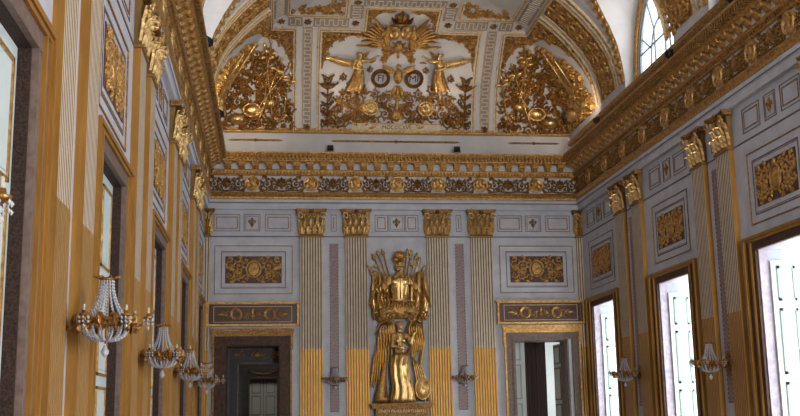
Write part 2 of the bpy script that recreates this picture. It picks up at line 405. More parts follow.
# modillions: scroll brackets under the crown
mod = MB()
prof = [(-.24, 8.38), (-.43, 8.38), (-.44, 8.33), (-.41, 8.28), (-.36, 8.30), (-.32, 8.28), (-.27, 8.22), (-.24, 8.22)]
mod.loft([[(x, y, z) for y, z in prof] for x in (-.085, .085)])
mod.box(-.10, .10, -.45, -.23, 8.36, 8.382)
proto_mod = None; mm = mod
for sd, L0, L1, st in (('E', .62, W-.5, .367), ('L', .62, SL, .367), ('R', .62, 17., .367)):
    par = empty('trim_11', kind='structure'); x = L0; k = 0
    while x < L1 and k < 100:
        if proto_mod is None: o = mod.build('modillion', 'gold'); proto_mod = o
        else: o = proto_mod.copy(); C.objects.link(o)
        o.parent = par; o.location, rz = {'E': ((x, 0, 0), 0), 'R': ((W, -x, 0), -PI/2), 'L': ((0, -x, 0), PI/2)}[sd]
        o.rotation_euler = (0, 0, rz); x += st; k += 1
# gilt dashes on the white band
def dash(L):
    r = Rel(); r.stroke([(-L/2, 0), (-L/2+.1, 0), (L/2-.1, 0), (L/2, 0)], [.005, .028, .028, .005], .02); r.rosette(0, 0, .06, .03); return r
for x, L in ((1.35, 1.5), (5.2, 3.6), (9.1, 1.5)):
    o = dash(L).build('gilt_batten', 'goldd'); o.location = (x, -.19, 9.05)
    tag(o, {1.35: 'short thin gilt batten on the white band above the end wall cornice, at its left', 5.2: 'long thin gilt batten in the middle of the white band above the end wall cornice', 9.1: 'short thin gilt batten on the white band above the end wall cornice, at its right'}[x], 'ornament')

# ------------------------------------------------------------------ openings
def rect_frame(mb, x0, x1, z1, w, y0, y1, z0=0, mi=None):
    """door-case moulding: two jambs and a head, w wide, from y0 to y1 (y < 0 is towards the room)"""
    mb.box(x0, x0+w, y0, y1, z0, z1, mi); mb.box(x1-w, x1, y0, y1, z0, z1, mi); mb.box(x0+w, x1-w, y0, y1, z1-w, z1, mi)
def leaf_panels(mb, x0, x1, z0, z1, y, rows, mi_m, mi_p, st=.12, dirn=-1):
    """raised mouldings round panels on a door leaf; rows = list of heights fractions"""
    z = z0+st; tot = z1-z0-st*(len(rows)+1)
    for fr in rows:
        h = tot*fr; a, b = x0+st, x1-st
        for (p, q, r_, s_) in ((a, a+.03, z, z+h), (b-.03, b, z, z+h), (a, b, z, z+.03), (a, b, z+h-.03, z+h)):
            mb.box(p, q, min(y, y+dirn*.018), max(y, y+dirn*.018), r_, s_, mi_m)
        mb.box(a+.07, b-.07, min(y, y+dirn*.010), max(y, y+dirn*.010), z+.07, z+h-.07, mi_p)
        z += h+st
def side_case(side, yc, idx):
    is_door = side == 'L'
    root = empty(('door_%d' if is_door else 'window_%d') % idx, kind='structure')
    x0, x1 = yc-WW/2, yc+WW/2; zt = 4.60
    a, b = x0+OP, x1-OP
    mb = wmb(side)      # gilt outer moulding, stone band, gilt inner moulding
    rect_frame(mb, x0, x1, zt+.04, .055, -.10, 0); rect_frame(mb, x0+.055, x1-.055, zt-.015, .03, -.075, 0)
    mb.build('outer_moulding', 'goldp', root)
    mb = wmb(side); rect_frame(mb, x0+.085, x1-.085, zt-.045, .17, -.055, 0); mb.build('stone_architrave', 'taupe' if is_door else 'dkbrown', root)
    mb = wmb(side); rect_frame(mb, x0+.255, x1-.255, ZO+.175, .045, -.085, 0); mb.build('middle_moulding', 'goldp', root)
    mb = wmb(side); rect_frame(mb, x0+.30, x1-.30, ZO+.13, .10, -.05, 0); mb.build('inner_architrave', 'taupe' if is_door else 'dkbrown', root)
    mb = wmb(side); rect_frame(mb, a-.03, b+.03, ZO+.03, .03, -.056, 0); mb.build('inner_moulding', 'taupe' if is_door else 'dkbrown', root)
    # lining of the opening
    mb = wmb(side); rect_frame(mb, a, b, ZO, .02, 0, .17 if not is_door else .15)
    mb.build('reveal_lining', 'granite' if is_door else 'pink', root)
    if is_door:
        for i, (p, q) in enumerate(((a+.02, (a+b)/2-.004), ((a+b)/2+.004, b-.02))):
            mb = wmb(side); mb.box(p, q, .10, .15, .01, ZO-.025, 0)
            leaf_panels(mb, p, q, .01, ZO-.03, .10, (.17, .29, .29, .25), 1, 2)
            mb.build('door_leaf', ['leaf', 'gold', 'leaf'], root)
    else:
        # deep embrasure: white linings, folding shutters on the jambs, sash at the outer face
        E_ = 1.28
        mb = wmb(side); mb.box(a-.08, a-.02, .45, E_, 0, ZO+.1); mb.box(b+.02, b+.08, .45, E_, 0, ZO+.1); mb.box(a-.08, b+.08, .45, E_, ZO, ZO+.06)
        mb.box(a-.08, b+.08, .45, E_, -.05, .01)
        mb.build('embrasure', 'leafw', root)
        for p, d in ((a+.02, 1), (b-.07, -1)):
            for j, (y0, y1) in enumerate(((.18, .70), (.715, 1.20))):
                mb = wmb(side); mb.box(p, p+.05, y0, y1, .05, ZO-.22, 0)
                z = .16; xx = p+.05 if d == 1 else p
                for h in (.62, 1.15, 1.15, .62):
                    y2, y3 = y0+.10, y1-.08; e0, e1 = (xx, xx+.022) if d == 1 else (xx-.022, xx)
                    for (p0, p1, q0, q1) in ((y2, y2+.05, z, z+h), (y3-.05, y3, z, z+h), (y2, y3, z, z+.05), (y2, y3, z+h-.05, z+h)):
                        mb.box(e0, e1, p0, p1, q0, q1, 1)
                    z += h+.13
                mb.build('shutter', ['leafw', 'green'], root)
        mb = wmb(side)
        rect_frame(mb, a, b, ZO, .07, E_-.08, E_); mb.box((a+b)/2-.05, (a+b)/2+.05, E_-.08, E_, 0, ZO)
        for z in (.5, 1.5, 2.5, 3.4): mb.box(a, b, E_-.06, E_-.01, z-.02, z+.02)
        mb.build('sash', 'leafw', root)
        mb = wmb(side); mb.box(a, b, E_-.035, E_-.03, 0, ZO); mb.build('pane', 'glass', root)
for k in range(6):
    side_case('L', YC[k], k+1)
    side_case('R', YC[k], k+1)
wn = 7
for sd in 'RL':
    for k in range(1, 6):
        yc = YC[k]; root = empty('window_%d' % wn, kind='structure'); wn += 1
        fr = frm(sd)
        def arch(a, b, n=22, y=0., zc=9.25): return [fr(yc-a, y, 9.1)]+[fr(yc-a*math.cos(PI*i/n), y, zc+b*math.sin(PI*i/n)) for i in range(n+1)]+[fr(yc+a, y, 9.1)]
        mb = MB()
        for a, b, t, r_ in ((1.50, 2.13, -.02, .05), (1.42, 2.05, -.03, .035)): mb.tube(arch(a, b, y=t), r_, 6)
        mb.build('arch_moulding', 'gold', root, True)
        mb = MB(); ys = .05
        mb.tube(arch(1.32, 1.94, y=ys), .045, 5); mb.tube(arch(.62, 1.05, y=ys), .024, 5)
        for i in range(1, 6):
            t = PI*i/6; mb.tube([fr(yc-.62*math.cos(t), ys, 9.25+1.05*math.sin(t)), fr(yc-1.32*math.cos(t), ys, 9.25+1.94*math.sin(t))], .022, 5)
        for dx in (-.32, .32): mb.tube([fr(yc+dx, ys, 9.0), fr(yc+dx, ys, 9.25+1.05*math.sqrt(1-(dx/.62)**2))], .022, 5)
        for z in (9.3, 9.85):
            q = 1.32*math.sqrt(1-(max(0, z-9.25)/1.94)**2); mb.tube([fr(yc-q, ys, z), fr(yc+q, ys, z)], .024, 5)
        mb.build('sash', 'grey', root)
        vs = arch(1.32, 1.94, y=.07); mb = MB(); mb.add(vs, [tuple(range(len(vs)))]); mb.build('pane', 'glass', root)

# ------------------------------------------------------------------ doorways of the end wall
def end_case(idx, x0, x1, a, b, zo, zt, m1, m2, mo):
    root = empty('door_%d' % idx, kind='structure')
    mb = wmb('E'); mb.box(x0-.03, x1+.03, -.16, 0, zt-.10, zt-.02); mb.box(x0, x1, -.12, 0, zt-.17, zt-.10)
    rect_frame(mb, x0+.03, x1-.03, zt-.17, .045, -.10, 0)
    for x in (x0, x1-.07): mb.box(x, x+.07, -.12, 0, zt-.55, zt-.17)
    mb.build('outer_moulding', mo, root)
    mb = wmb('E'); rect_frame(mb, x0+.075, x1-.075, zt-.215, a-x0-.13, -.07, 0); mb.build('stone_architrave', m1, root)
    mb = wmb('E'); rect_frame(mb, a-.055, b+.055, zo+.055, .055, -.09, 0); rect_frame(mb, a-.10, a+0, zo+.0, .0001, -.07, 0); mb.build('inner_moulding', m2, root)
    mb = wmb('E'); rect_frame(mb, a, b, zo, .03, 0, .5); mb.build('reveal_lining', m2, root)
    return root
d7 = end_case(7, .24, 2.38, .61, 2.02, 3.5, 3.95, 'dkbrown', 'dkbrown', 'goldd')
d8 = end_case(8, 8.05, 10.22, 8.36, 9.80, 3.56, 3.98, 'taupe', 'taupe', 'gold')
# rooms beyond: left enfilade
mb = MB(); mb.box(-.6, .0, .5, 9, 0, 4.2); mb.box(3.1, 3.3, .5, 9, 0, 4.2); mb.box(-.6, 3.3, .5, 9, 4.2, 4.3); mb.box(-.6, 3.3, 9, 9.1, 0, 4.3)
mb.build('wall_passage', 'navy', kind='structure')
def case_beyond(nm, y, x0, x1, zt, zo, a, b, m, m2):
    root = empty(nm, kind='structure')
    mb = MB(); mb.box(-.0, x0, y, y+.2, 0, 4.2); mb.box(x1, 3.1, y, y+.2, 0, 4.2); mb.box(x0, x1, y, y+.2, zo, 4.2); mb.build('partition', m, root)
    mb = MB(); mb.box(x0, a, y-.06, y+.2, 0, zt); mb.box(b, x1, y-.06, y+.2, 0, zt); mb.box(a, b, y-.06, y+.2, zo, zt)
    mb.build('jamb', m2, root)
    mb = MB(); mb.box(a, a+.035, y-.08, y-.04, 0, zo); mb.box(b-.035, b, y-.08, y-.04, 0, zo); mb.box(a, b, y-.08, y-.04, zo-.035, zo); mb.build('inner_moulding', 'taupe', root)
    return root
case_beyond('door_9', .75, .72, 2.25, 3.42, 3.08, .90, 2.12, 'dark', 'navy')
r = Rel()
for x, d in ((-.42, 1), (-.16, -1), (.16, 1), (.42, -1)): r.spiral(x, 0, .10, 1.3, d, PI/2, .018, .03)
r.palmette(0, -.05, .16, .04); r.leaf(.5, 0, 0, .14, .05, .03); r.leaf(-.5, 0, PI, .14, .05, .03)
o = r.build('gilt_relief', 'goldh'); o.location = (1.44, .685, 3.29)
tag(o, 'small gilt scroll relief over the dark inner doorway seen through the left end door', 'ornament')
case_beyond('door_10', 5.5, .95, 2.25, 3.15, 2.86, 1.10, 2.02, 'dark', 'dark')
r = Rel(); r.stroke([(-.42, .06), (-.25, -.03), (0, -.07), (.25, -.03), (.42, .06)], [.02, .04, .05, .04, .02], .04); r.spiral(-.42, 0, .07, 1, 1, 0, .015, .03); r.spiral(.42, 0, .07, 1, -1, PI, .015, .03)
o = r.build('garland', 'goldd'); o.location = (1.56, 5.43, 3.02)
tag(o, 'dim carved garland over the farthest doorway of the dark passage', 'ornament')
root = empty('door_11', kind='structure')
for p, q in ((1.12, 1.555), (1.565, 2.0)):
    mb = MB(); mb.box(p, q, 5.75, 5.80, 0, 2.84, 0); leaf_panels(mb, p, q, 0, 2.84, 5.75, (.22, .38, .24, .16), 1, 2, .07)
    mb.build('door_leaf', ['leafw', 'green', 'leafw'], root)
area('passage_fill_light', (1.6, 3.2, 4.0), (.25, 0, 0), 1.2, 1.2, 12, (1, .90, .75))  # added fill to brighten the passage, no lamp hangs there
# right ante-room
mb = MB(); mb.box(7.0, 7.1, .5, 4.6, 0, 4.2); mb.box(11.2, 11.3, .5, 4.6, 0, 4.2); mb.box(7, 11.3, .5, 4.6, 4.2, 4.3); mb.box(7, 11.3, 4.5, 4.6, 0, 4.3)
mb.build('wall_anteroom', 'leafw', kind='structure')
root = empty('door_12', kind='structure')
mb = MB(); mb.box(8.5, 9.12, 2.0, 2.06, 0, 3.9, 0); leaf_panels(mb, 8.5, 9.12, 0, 3.9, 2.0, (.2, .3, .3, .2), 1, 2, .12); mb.build('door_leaf', ['leafw', 'green', 'leafw'], root)
mb = MB(); mb.box(9.80, 9.85, .52, 1.35, 0, 3.5, 0)
z = .15
for h in (.6, 1.0, .9, .5):
    for (p, q, r_, s_) in ((.62, .66, z, z+h), (1.2, 1.24, z, z+h), (.62, 1.24, z, z+.04), (.62, 1.24, z+h-.04, z+h)): mb.box(9.775, 9.80, p, q, r_, s_, 1)
    z += h+.1
mb.build('door_leaf', ['leaf', 'goldp'], root)
mb = MB(); n = 60
mb.loft([[(9.15+.60*i/n, 2.1+.08*math.sin(i*1.25)+.02*math.sin(i*.5), z) for i in range(n+1)] + [(9.15+.60*(n-i)/n, 2.16+.08*math.sin((n-i)*1.25), z) for i in range(n+1)] for z in (0.02, 3.9)])
o = mb.build('drape', 'curtain', smooth=True); tag(o, 'dark brown drape hanging in folds beyond the right end doorway', 'curtain')
area('anteroom_fill_light', (10.6, 2.9, 2.3), (PI/2*1.1, 0, .6), 1.5, 3, 26, DAY)  # added area light for the room beyond, no window is built there

# ------------------------------------------------------------------ pilasters
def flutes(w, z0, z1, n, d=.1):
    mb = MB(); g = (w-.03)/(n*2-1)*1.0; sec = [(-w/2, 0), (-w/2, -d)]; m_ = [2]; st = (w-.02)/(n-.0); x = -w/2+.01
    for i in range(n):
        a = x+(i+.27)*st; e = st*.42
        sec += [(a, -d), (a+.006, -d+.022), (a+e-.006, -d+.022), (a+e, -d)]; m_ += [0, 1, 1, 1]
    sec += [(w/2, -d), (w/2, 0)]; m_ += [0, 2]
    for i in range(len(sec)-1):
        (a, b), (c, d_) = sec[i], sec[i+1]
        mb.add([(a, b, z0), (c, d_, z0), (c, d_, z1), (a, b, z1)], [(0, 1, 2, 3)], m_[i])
    return mb
def leaf3d(mb, x, z, w, h, y0, out, lean=0., n=6):
    vs = []; fs = []
    for i in range(n):
        t = i/(n-1); zz = z+h*(t if t < .8 else .8+(t-.8)*.1); y = y0-out*(t**2.2)-.02-(.015*math.sin(PI*t)); ww = w*(.55+.6*math.sin(PI*min(1, t+.12)))*(1+.16*math.cos(t*16))*(1 if t < .95 else .5)
        if t > .85: zz -= h*.10; y -= .015
        xx = x+lean*t
        vs += [(xx-ww, y+.03, zz-.01), (xx-ww*.5, y-.006, zz), (xx, y+.008, zz), (xx+ww*.5, y-.006, zz), (xx+ww, y+.03, zz-.01)]
    for i in range(n-1):
        for j in range(4): a = i*5+j; fs.append((a, a+1, a+6, a+5))
    mb.add(vs, fs)
def make_pilaster(w=.60, n=8, nm='pilaster'):
    root = empty(nm); tag(root, cat='pilaster')
    h = w/2
    mb = MB(); mb.box(-h-.06, h+.06, -.16, 0, 0, 1.0); mb.box(-h-.09, h+.09, -.19, 0, 1.0, 1.08); mb.build('pedestal', 'wall', root)
    mb = MB(); mb.box(-h-.05, h+.05, -.15, 0, 1.08, 1.18)
    mb.loft([[(-h-e, -.10-e, z), (h+e, -.10-e, z), (h+e, 0, z), (-h-e, 0, z)] for e, z in ((.04, 1.18), (.05, 1.22), (.02, 1.27), (.03, 1.30), (0, 1.34))]); mb.build('base', 'gold', root)
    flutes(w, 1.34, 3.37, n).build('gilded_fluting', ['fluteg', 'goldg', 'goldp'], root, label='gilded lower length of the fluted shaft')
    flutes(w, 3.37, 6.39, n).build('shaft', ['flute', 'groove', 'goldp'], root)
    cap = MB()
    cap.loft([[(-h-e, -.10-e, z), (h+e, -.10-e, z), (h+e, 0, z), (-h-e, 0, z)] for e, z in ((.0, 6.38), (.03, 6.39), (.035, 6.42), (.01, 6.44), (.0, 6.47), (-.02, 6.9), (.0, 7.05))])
    c = cap.build('capital', 'goldg', root)  # dark bell behind brighter leaves: recess shade and highlights put into the colour
    mb = MB(); rl = random.Random(3)
    nl = 4 if w > .3 else 2
    for k in range(nl): leaf3d(mb, -h+.06+(w-.12)*k/(nl-1), 6.455+.012*((k*7) % 3), w*(.088+.012*((k*5) % 2)), .27, -.115, .10)
    for k in range(nl-1): leaf3d(mb, -h+.06+(w-.12)*(k+.5)/(nl-1), 6.61+.014*((k*5) % 3), w*(.080+.014*((k*3) % 2)), .30, -.10, .13)
    for sx in (-1, 1): leaf3d(mb, sx*(h+.005), 6.48, .045, .30, -.08, .05, sx*.05); leaf3d(mb, sx*(h-.02), 6.66, .05, .30, -.09, .10, sx*.07)
    for sx in (-1, 1):
        for yy in (-.16, -.10): leaf3d(mb, sx*h*.5, 6.86, .04, .2, yy, .05, sx*.05)
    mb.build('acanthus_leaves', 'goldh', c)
    for sx in (-1, 1):
        mb = MB()
        pts = []; 
        for i in range(16):
            a = i/15*PI*2.4; q = .10*(1-.75*i/15); pts.append((sx*(h+.0+q*math.cos(a)*.9), -.225-q*.2, 6.95+q*math.sin(a)))
        mb.tube(pts, [.027-.0009*i for i in range(16)], 6)
        mb.build('volute', 'goldh', c, True)
        mb = MB(); pts = []
        for i in range(12):
            a = i/11*PI*2.2; q = .055*(1-.7*i/11); pts.append((sx*(.075-q*math.cos(a)), -.185, 6.96+q*math.sin(a)))
        if w > .3: mb.tube(pts, .015, 6); mb.build('inner_volute', 'goldh', c, True)
    mb = MB(); n_ = 10; H = h+.11
    for z0, z1, e in ((7.05, 7.10, -.02), (7.10, 7.15, 0)):
        f_ = [(-H-e, -.02), (-H-e, -.23-e)]+[(-H+2*H*t/n_, -.23-e+.05*math.sin(PI*t/n_)) for t in range(1, n_)]+[(H+e, -.23-e), (H+e, -.02)]
        mb.loft([[(x, y, z) for x, y in f_] for z in (z0, z1)])
    r = Rel(lambda u, v, hh: (u, -.20-hh, 7.08+v)); r.rosette(0, 0, .07, .05); mb.v_ = 0
    b0 = len(mb.v); mb.v += r.v; mb.f += [[b0+i for i in f_] for f_ in r.f]; mb.mi += r.mi
    mb.build('abacus', 'goldd', c)
    return root
pil = make_pilaster()
G = None
for x, lab in ((2.865, 'fluted pilaster with gilded lower half, first right of the dark left doorway'), (4.085, 'fluted pilaster with gilded lower half, just left of the gilded trophy relief'),
               (6.315, 'fluted pilaster with gilded lower half, just right of the gilded trophy relief'), (7.535, 'fluted pilaster with gilded lower half, first left of the right end doorway')):
    put(pil, 'E', x, 0, lab)
for k in range(5):
    for j, dx in enumerate((-.61, .61)):
        where = 'farther' if j == 0 else 'nearer'
        if k < 3: put(pil, 'R', PC[k]+dx, 0, 'shaded right wall pilaster, %s of the pair just after the %s' % (where, ORD[k]))
        put(pil, 'L', PC[k]+dx, 0, 'gold-sided left pilaster, %s of the pair just after the %s' % (where, ORDD[k]))
cp = make_pilaster(.16, 2, 'corner_pilaster')
put(cp, 'E', .09, 0, 'narrow gilded corner pilaster where the left wall meets the end wall')
put(cp, 'E', W-.09, 0, 'narrow gilded corner pilaster where the right wall meets the end wall')

def frame_rect(mb, w, h, t, y, mi=None):
    for (a, b, c, d) in ((-w/2, -w/2+t, -h/2, h/2), (w/2-t, w/2, -h/2, h/2), (-w/2+t, w/2-t, -h/2, -h/2+t), (-w/2+t, w/2-t, h/2-t, h/2)): mb.box(a, b, -y, 0, c, d, mi)
# ------------------------------------------------------------------ marble strips between paired pilasters
def make_strip():
    root = empty('marble_strip'); tag(root, cat='wall inlay')
    mb = MB(); mb.box(-.11, .11, -.012, 0, -2.24, 2.24); mb.build('slab', 'strip', root)
    mb = MB()
    frame_rect(mb, .235, 4.5, .016, .018)
    mb.build('dotted_border', 'dash', root)
    return root
st = make_strip()
put(st, 'E', 3.475, 3.98, 'tall narrow mauve marble strip between the two pilasters left of the trophy relief')
put(st, 'E', 6.925, 3.98, 'tall narrow mauve marble strip between the two pilasters right of the trophy relief')
for k in range(5):
    if k < 3: put(st, 'R', PC[k], 3.98, 'tall mauve marble strip on the right wall after the %s' % ORD[k])
    put(st, 'L', PC[k], 3.98, 'tall mauve marble strip on the left wall after the %s' % ORDD[k])

# ------------------------------------------------------------------ upper wall panels
def relief_fill(r, hw, hh):
    """cartouche with scrolls either side"""
    r.ringr(0, .02, .19, .028, .05, 0, 22, 1.15); r.dome(0, .02, .15, .05, .01, 12, 1.2); r.rosette(0, .02, .09, .05, .03); r.palmette(0, .24, .12, .05, 0, 5)
    for d in (-1, 1):
        r.spiral(d*.38, .10, .15, 1.6, d, PI/2-d*PI/2, .024, .05); r.spiral(d*.42, -.17, .13, 1.5, -d, PI/2, .022, .05)
        r.spiral(d*.63, .12, .11, 1.4, -d, PI/2+d*.5, .02, .045); r.spiral(d*.62, -.16, .10, 1.4, d, 0, .02, .045)
        r.spiral(d*.20, -.22, .09, 1.2, d, PI, .018, .04); r.spiral(d*.22, .24, .08, 1.2, -d, PI, .018, .04)
        for (x, y, a, L) in ((.50, .0, .2, .22), (.30, -.05, -.6, .18), (.55, .25, .9, .14), (.48, -.30, -.4, .16), (.68, .0, 1.2, .14), (.30, .30, .4, .16), (.68, .28, 2.2, .12), (.32, -.31, 3.4, .14)):
            r.leaf(d*x, y, a if d == 1 else PI-a, L, L*.28, .045, 0, .6*d)
        r.rosette(d*.52, -.02, .055, .05)
def make_panel(w=2.08, nm='relief_panel'):
    root = empty(nm); tag(root, cat='wall panel')
    mb = MB(); frame_rect(mb, w, 1.31, .018, .02); mb.build('outer_border', 'goldd', root)
    mb = MB(); frame_rect(mb, w-.36, 1.0, .022, .008, 0)
    x = -(w-.36)/2+.05
    while x < (w-.36)/2-.05: mb.box(x, x+.03, -.012, 0, .45, .462, 1); mb.box(x, x+.03, -.012, 0, -.462, -.45, 1); x += .055
    mb.build('bead_border', ['line', 'goldd'], root)
    mb = MB(); mb.box(-.75, .75, -.012, 0, -.365, .365, 0); mb.build('porphyry_field', 'red', root)
    r = Rel(lambda u, v, h: (u, -.012-h*.5, v)); relief_fill(r, .72, .35); r.build('gilt_scrollwork', 'gold', root)
    return root
pn = make_panel()
put(pn, 'E', 1.32, 5.51, 'relief panel with gilt cartouche on red ground above the dark left end doorway')
put(pn, 'E', 9.08, 5.51, 'relief panel with gilt cartouche on red ground above the right doorway of the end wall')
for k in range(5):
    if k < 4: put(pn, 'R', YC[k], 5.50, 'shaded gilt scroll relief panel on the right wall above the %s' % ORD[k])
    put(pn, 'L', YC[k], 5.50, 'sunlit gilt scroll relief panel on the left wall above the %s' % ORDD[k])

def make_inlay(w):
    root = empty('inlaid_panel'); tag(root, cat='wall panel')
    mb = MB(); frame_rect(mb, w, .46, .014, .01); mb.build('outer_line', 'line', root)
    mb = MB(); frame_rect(mb, w-.13, .33, .020, .012); mb.build('inner_line', 'goldd', root)
    return root
def make_fleur():
    root = empty('fleur_panel'); tag(root, cat='wall panel')
    mb = MB(); frame_rect(mb, .44, .46, .014, .01); mb.build('outer_line', 'line', root)
    mb = MB(); frame_rect(mb, .35, .37, .010, .010); mb.build('inner_line', 'goldd', root)
    r = Rel(lambda u, v, h: (u, -.0-h, v)); r.fleur(0, 0, .14, .03); r.build('fleur_de_lis', 'goldd', root)
    return root
inl, fl, inn = make_inlay(.70), make_fleur(), make_inlay(.15)
for cx, nm in ((1.32, 'above the left end doorway'), (9.08, 'above the right end doorway')):
    put(inl, 'E', cx-.72, 6.79, 'outlined marble panel high %s, left of the fleur-de-lis panel' % nm)
    put(fl, 'E', cx-.05, 6.79, 'square panel with gilt fleur-de-lis high %s' % nm)
    put(inl, 'E', cx+.65, 6.79, 'outlined marble panel high %s, right of the fleur-de-lis panel' % nm)
inc = make_inlay(.36)
put(fl, 'E', 5.2, 6.79, 'square panel with gilt fleur-de-lis directly above the trophy relief')
put(inc, 'E', 4.78, 6.79, 'small outlined marble panel above the trophy relief, left of its fleur-de-lis')
put(inc, 'E', 5.62, 6.79, 'small outlined marble panel above the trophy relief, right of its fleur-de-lis')
put(inn, 'E', 3.475, 6.79, 'very narrow outlined panel between the capitals of the left pilaster pair on the end wall')
put(inn, 'E', 6.925, 6.79, 'very narrow outlined panel between the capitals of the right pilaster pair on the end wall')
for sd, kk, O_ in (('R', 3, ORD), ('L', 5, ORDD)):
    wl = 'right' if sd == 'R' else 'left'
    for k in range(kk):
        for dx, q in ((-.75, 'beyond'), (.75, 'nearer than')):
            put(inl, sd, YC[k]+dx, 6.79, 'outlined %s panel over the %s, %s the fleur-de-lis' % (wl, O_[k], q))
        put(fl, sd, YC[k], 6.79, 'square fleur-de-lis panel, %s wall, over the %s' % (wl, O_[k]))
        put(inn, sd, PC[k], 6.79, 'narrow outlined panel between %s wall capitals just after the %s' % (wl, O_[k]))

# overdoor plaques
def make_overdoor():
    root = empty('overdoor_plaque'); tag(root, cat='overdoor panel')
    mb = MB(); mb.box(-1.16, 1.16, -.10, 0, -.26, .26); mb.build('field', 'red', root)
    mb = MB(); frame_rect(mb, 2.44, .63, .055, .17); mb.box(-1.26, 1.26, -.20, 0, .285, .325); mb.build('frame', 'gold', root)
    mb = MB(); frame_rect(mb, 2.06, .42, .012, .108); mb.build('inner_fillet', 'cream', root)
    r = Rel(lambda u, v, h: (u, -.10-h, v))
    for d in (-1, 1):
        r.ringr(d*.44, 0, .135, .03, .045); r.ringr(d*.44, 0, .10, .012, .03, n=16)
        for k in range(10): a = 2*PI*k/10; r.leaf(d*.44+.135*math.cos(a), .135*math.sin(a), a+1.2, .075, .02, .05, 0, .2)
        r.leaf(d*.74, 0, 0 if d > 0 else PI, .20, .05, .04, 0, 0)
        for s_ in (-1, 1): r.leaf(d*.66, 0, (s_*.75) if d > 0 else PI-s_*.75, .16, .035, .04, 0, -s_*d*.9); r.leaf(d*.20, 0, PI-s_*.6 if d > 0 else s_*.6, .12, .03, .04, 0, s_*d)
        r.spiral(d*.19, -.08, .07, 1.2, d, 0, .014, .03, leaves=False); r.spiral(d*.64, -.09, .05, 1.2, -d, 0, .012, .03, leaves=False); r.spiral(d*.64, .09, .05, 1.2, d, 0, .012, .03, leaves=False)
    r.fleur(0, .0, .15, .045); r.build('wreath_relief', 'goldh', root)
    return root
od = make_overdoor()
put(od, 'E', 1.315, 4.31, 'dark red overdoor plaque with two gilt wreaths above the dark left end doorway')
put(od, 'E', 9.12, 4.31, 'bright-framed red overdoor plaque with two gilt wreaths above the right end doorway')

# ------------------------------------------------------------------ frieze: medallions and scrollwork
def make_med(face):
    root = empty('portrait_medallion'); tag(root, cat='medallion')
    mb = MB(); mb.fn = None
    r = Rel(); r.dome(0, 0, .215, .07, 0, 24, ring=True); r.build('disc', 'goldh', root, True)
    r = Rel(lambda u, v, h: (u*face, -.028-h, v))
    r.dome(-.005, .035, .085, .055, 0, 14, 1.15); r.leaf(.04, .02, -.2, .07, .02, .05, .01, 0); r.dome(.045, -.02, .03, .03, 0, 8)
    r.stroke([(0, -.02), (-.005, -.09)], .045, .04); r.dome(0, -.13, .10, .045, 0, 12, .5)
    for k in range(6): r.leaf(-.07+.02*k, .07+.012*(k % 3), PI*.8-k*.25, .06, .018, .03, .03)
    r.build('profile_head', 'gold', root, True)
    return root
meds = [make_med(1), make_med(-1)]
ex = [1.27, 2.85, 4.07, 5.22, 6.36, 7.55, 9.13]
elab = ['leftmost', 'second from the left', 'third from the left', 'middle, fourth from the left', 'third from the right', 'second from the right', 'rightmost']
for i, x in enumerate(ex):
    o = put(meds[i % 2], 'E', x, 7.865, 'round gilt portrait medallion in the end wall frieze, %s' % elab[i]); o.location.y = -.10
sideY = [1.35+1.43*i for i in range(17)]
for sd, n, nm in (('R', 10, 'right'), ('L', 16, 'left')):
    for i in range(n):
        o = put(meds[i % 2], sd, sideY[i], 7.865, 'round gilt portrait medallions along the %s wall frieze' % nm, 'portrait medallions of the %s wall frieze' % nm)
        o.location.x += -.10 if sd == 'R' else .10
        o['label'] = 'round gilt portrait medallion in the %s wall frieze, number %s from the end wall' % (nm, ['one', 'two', 'three', 'four', 'five', 'six', 'seven', 'eight', 'nine', 'ten', 'eleven', 'twelve', 'thirteen', 'fourteen', 'fifteen', 'sixteen'][i])
        del o['group']
r = Rel(q=.8)
for d in (-1, 1):
    r.spiral(d*.31, -.02, .115, 1.6, d, PI/2+d*PI/2-.6*d, .02, .045); r.spiral(d*.145, -.09, .07, 1.3, -d, PI/2, .016, .04)
    r.leaf(d*.42, -.17, PI/2-d*.3, .26, .05, .04, 0, -d*.7); r.leaf(d*.10, .02, PI/2-d*.5, .17, .035, .04, 0, -d*.7)
    r.leaf(d*.22, .10, 0 if d > 0 else PI, .16, .035, .04, 0, d*.8); r.stroke([(0, -.19), (d*.2, -.17), (d*.45, -.19)], .022, .04)
r.palmette(0, -.10, .26, .05, 0, 7, 1.7); r.fleur(0, .05, .10, .05)
for d in (-1, 1):
    for (x, y, a, L) in ((.40, .10, 1.9, .13), (.30, .14, .6, .12), (.18, -.14, .3, .13), (.46, -.05, 1.7, .14), (.08, -.15, .9, .10), (.24, .02, 2.2, .10), (.36, -.17, .2, .12)): r.leaf(d*x, y, a if d > 0 else PI-a, L, L*.26, .04, 0, .5*d)
fz = None
def frieze_unit(side, s0, s1):
    global fz
    if fz is None: o = fz = r.build('acanthus_scroll', 'goldd')
    else: o = fz.copy(); C.objects.link(o)
    o.location, rz = {'E': (((s0+s1)/2, -.10, 7.865), 0), 'R': ((W-.10, -(s0+s1)/2, 7.865), -PI/2), 'L': ((.10, -(s0+s1)/2, 7.865), PI/2)}[side]
    o.rotation_euler = (0, 0, rz); o.scale = ((s1-s0-.36)/.94, 1, 1.12); return o
for sd, xs, wl in (('E', [-.12]+ex+[W+.12], 'end'), ('R', [-.1]+sideY[:10], 'right'), ('L', [-.1]+sideY[:16], 'left')):
    par = empty('frieze_scrollwork', label='run of gilt acanthus scrolls in the white frieze of the %s wall' % wl, cat='ornament')
    for i in range(len(xs)-1): frieze_unit(sd, xs[i], xs[i+1]).parent = par

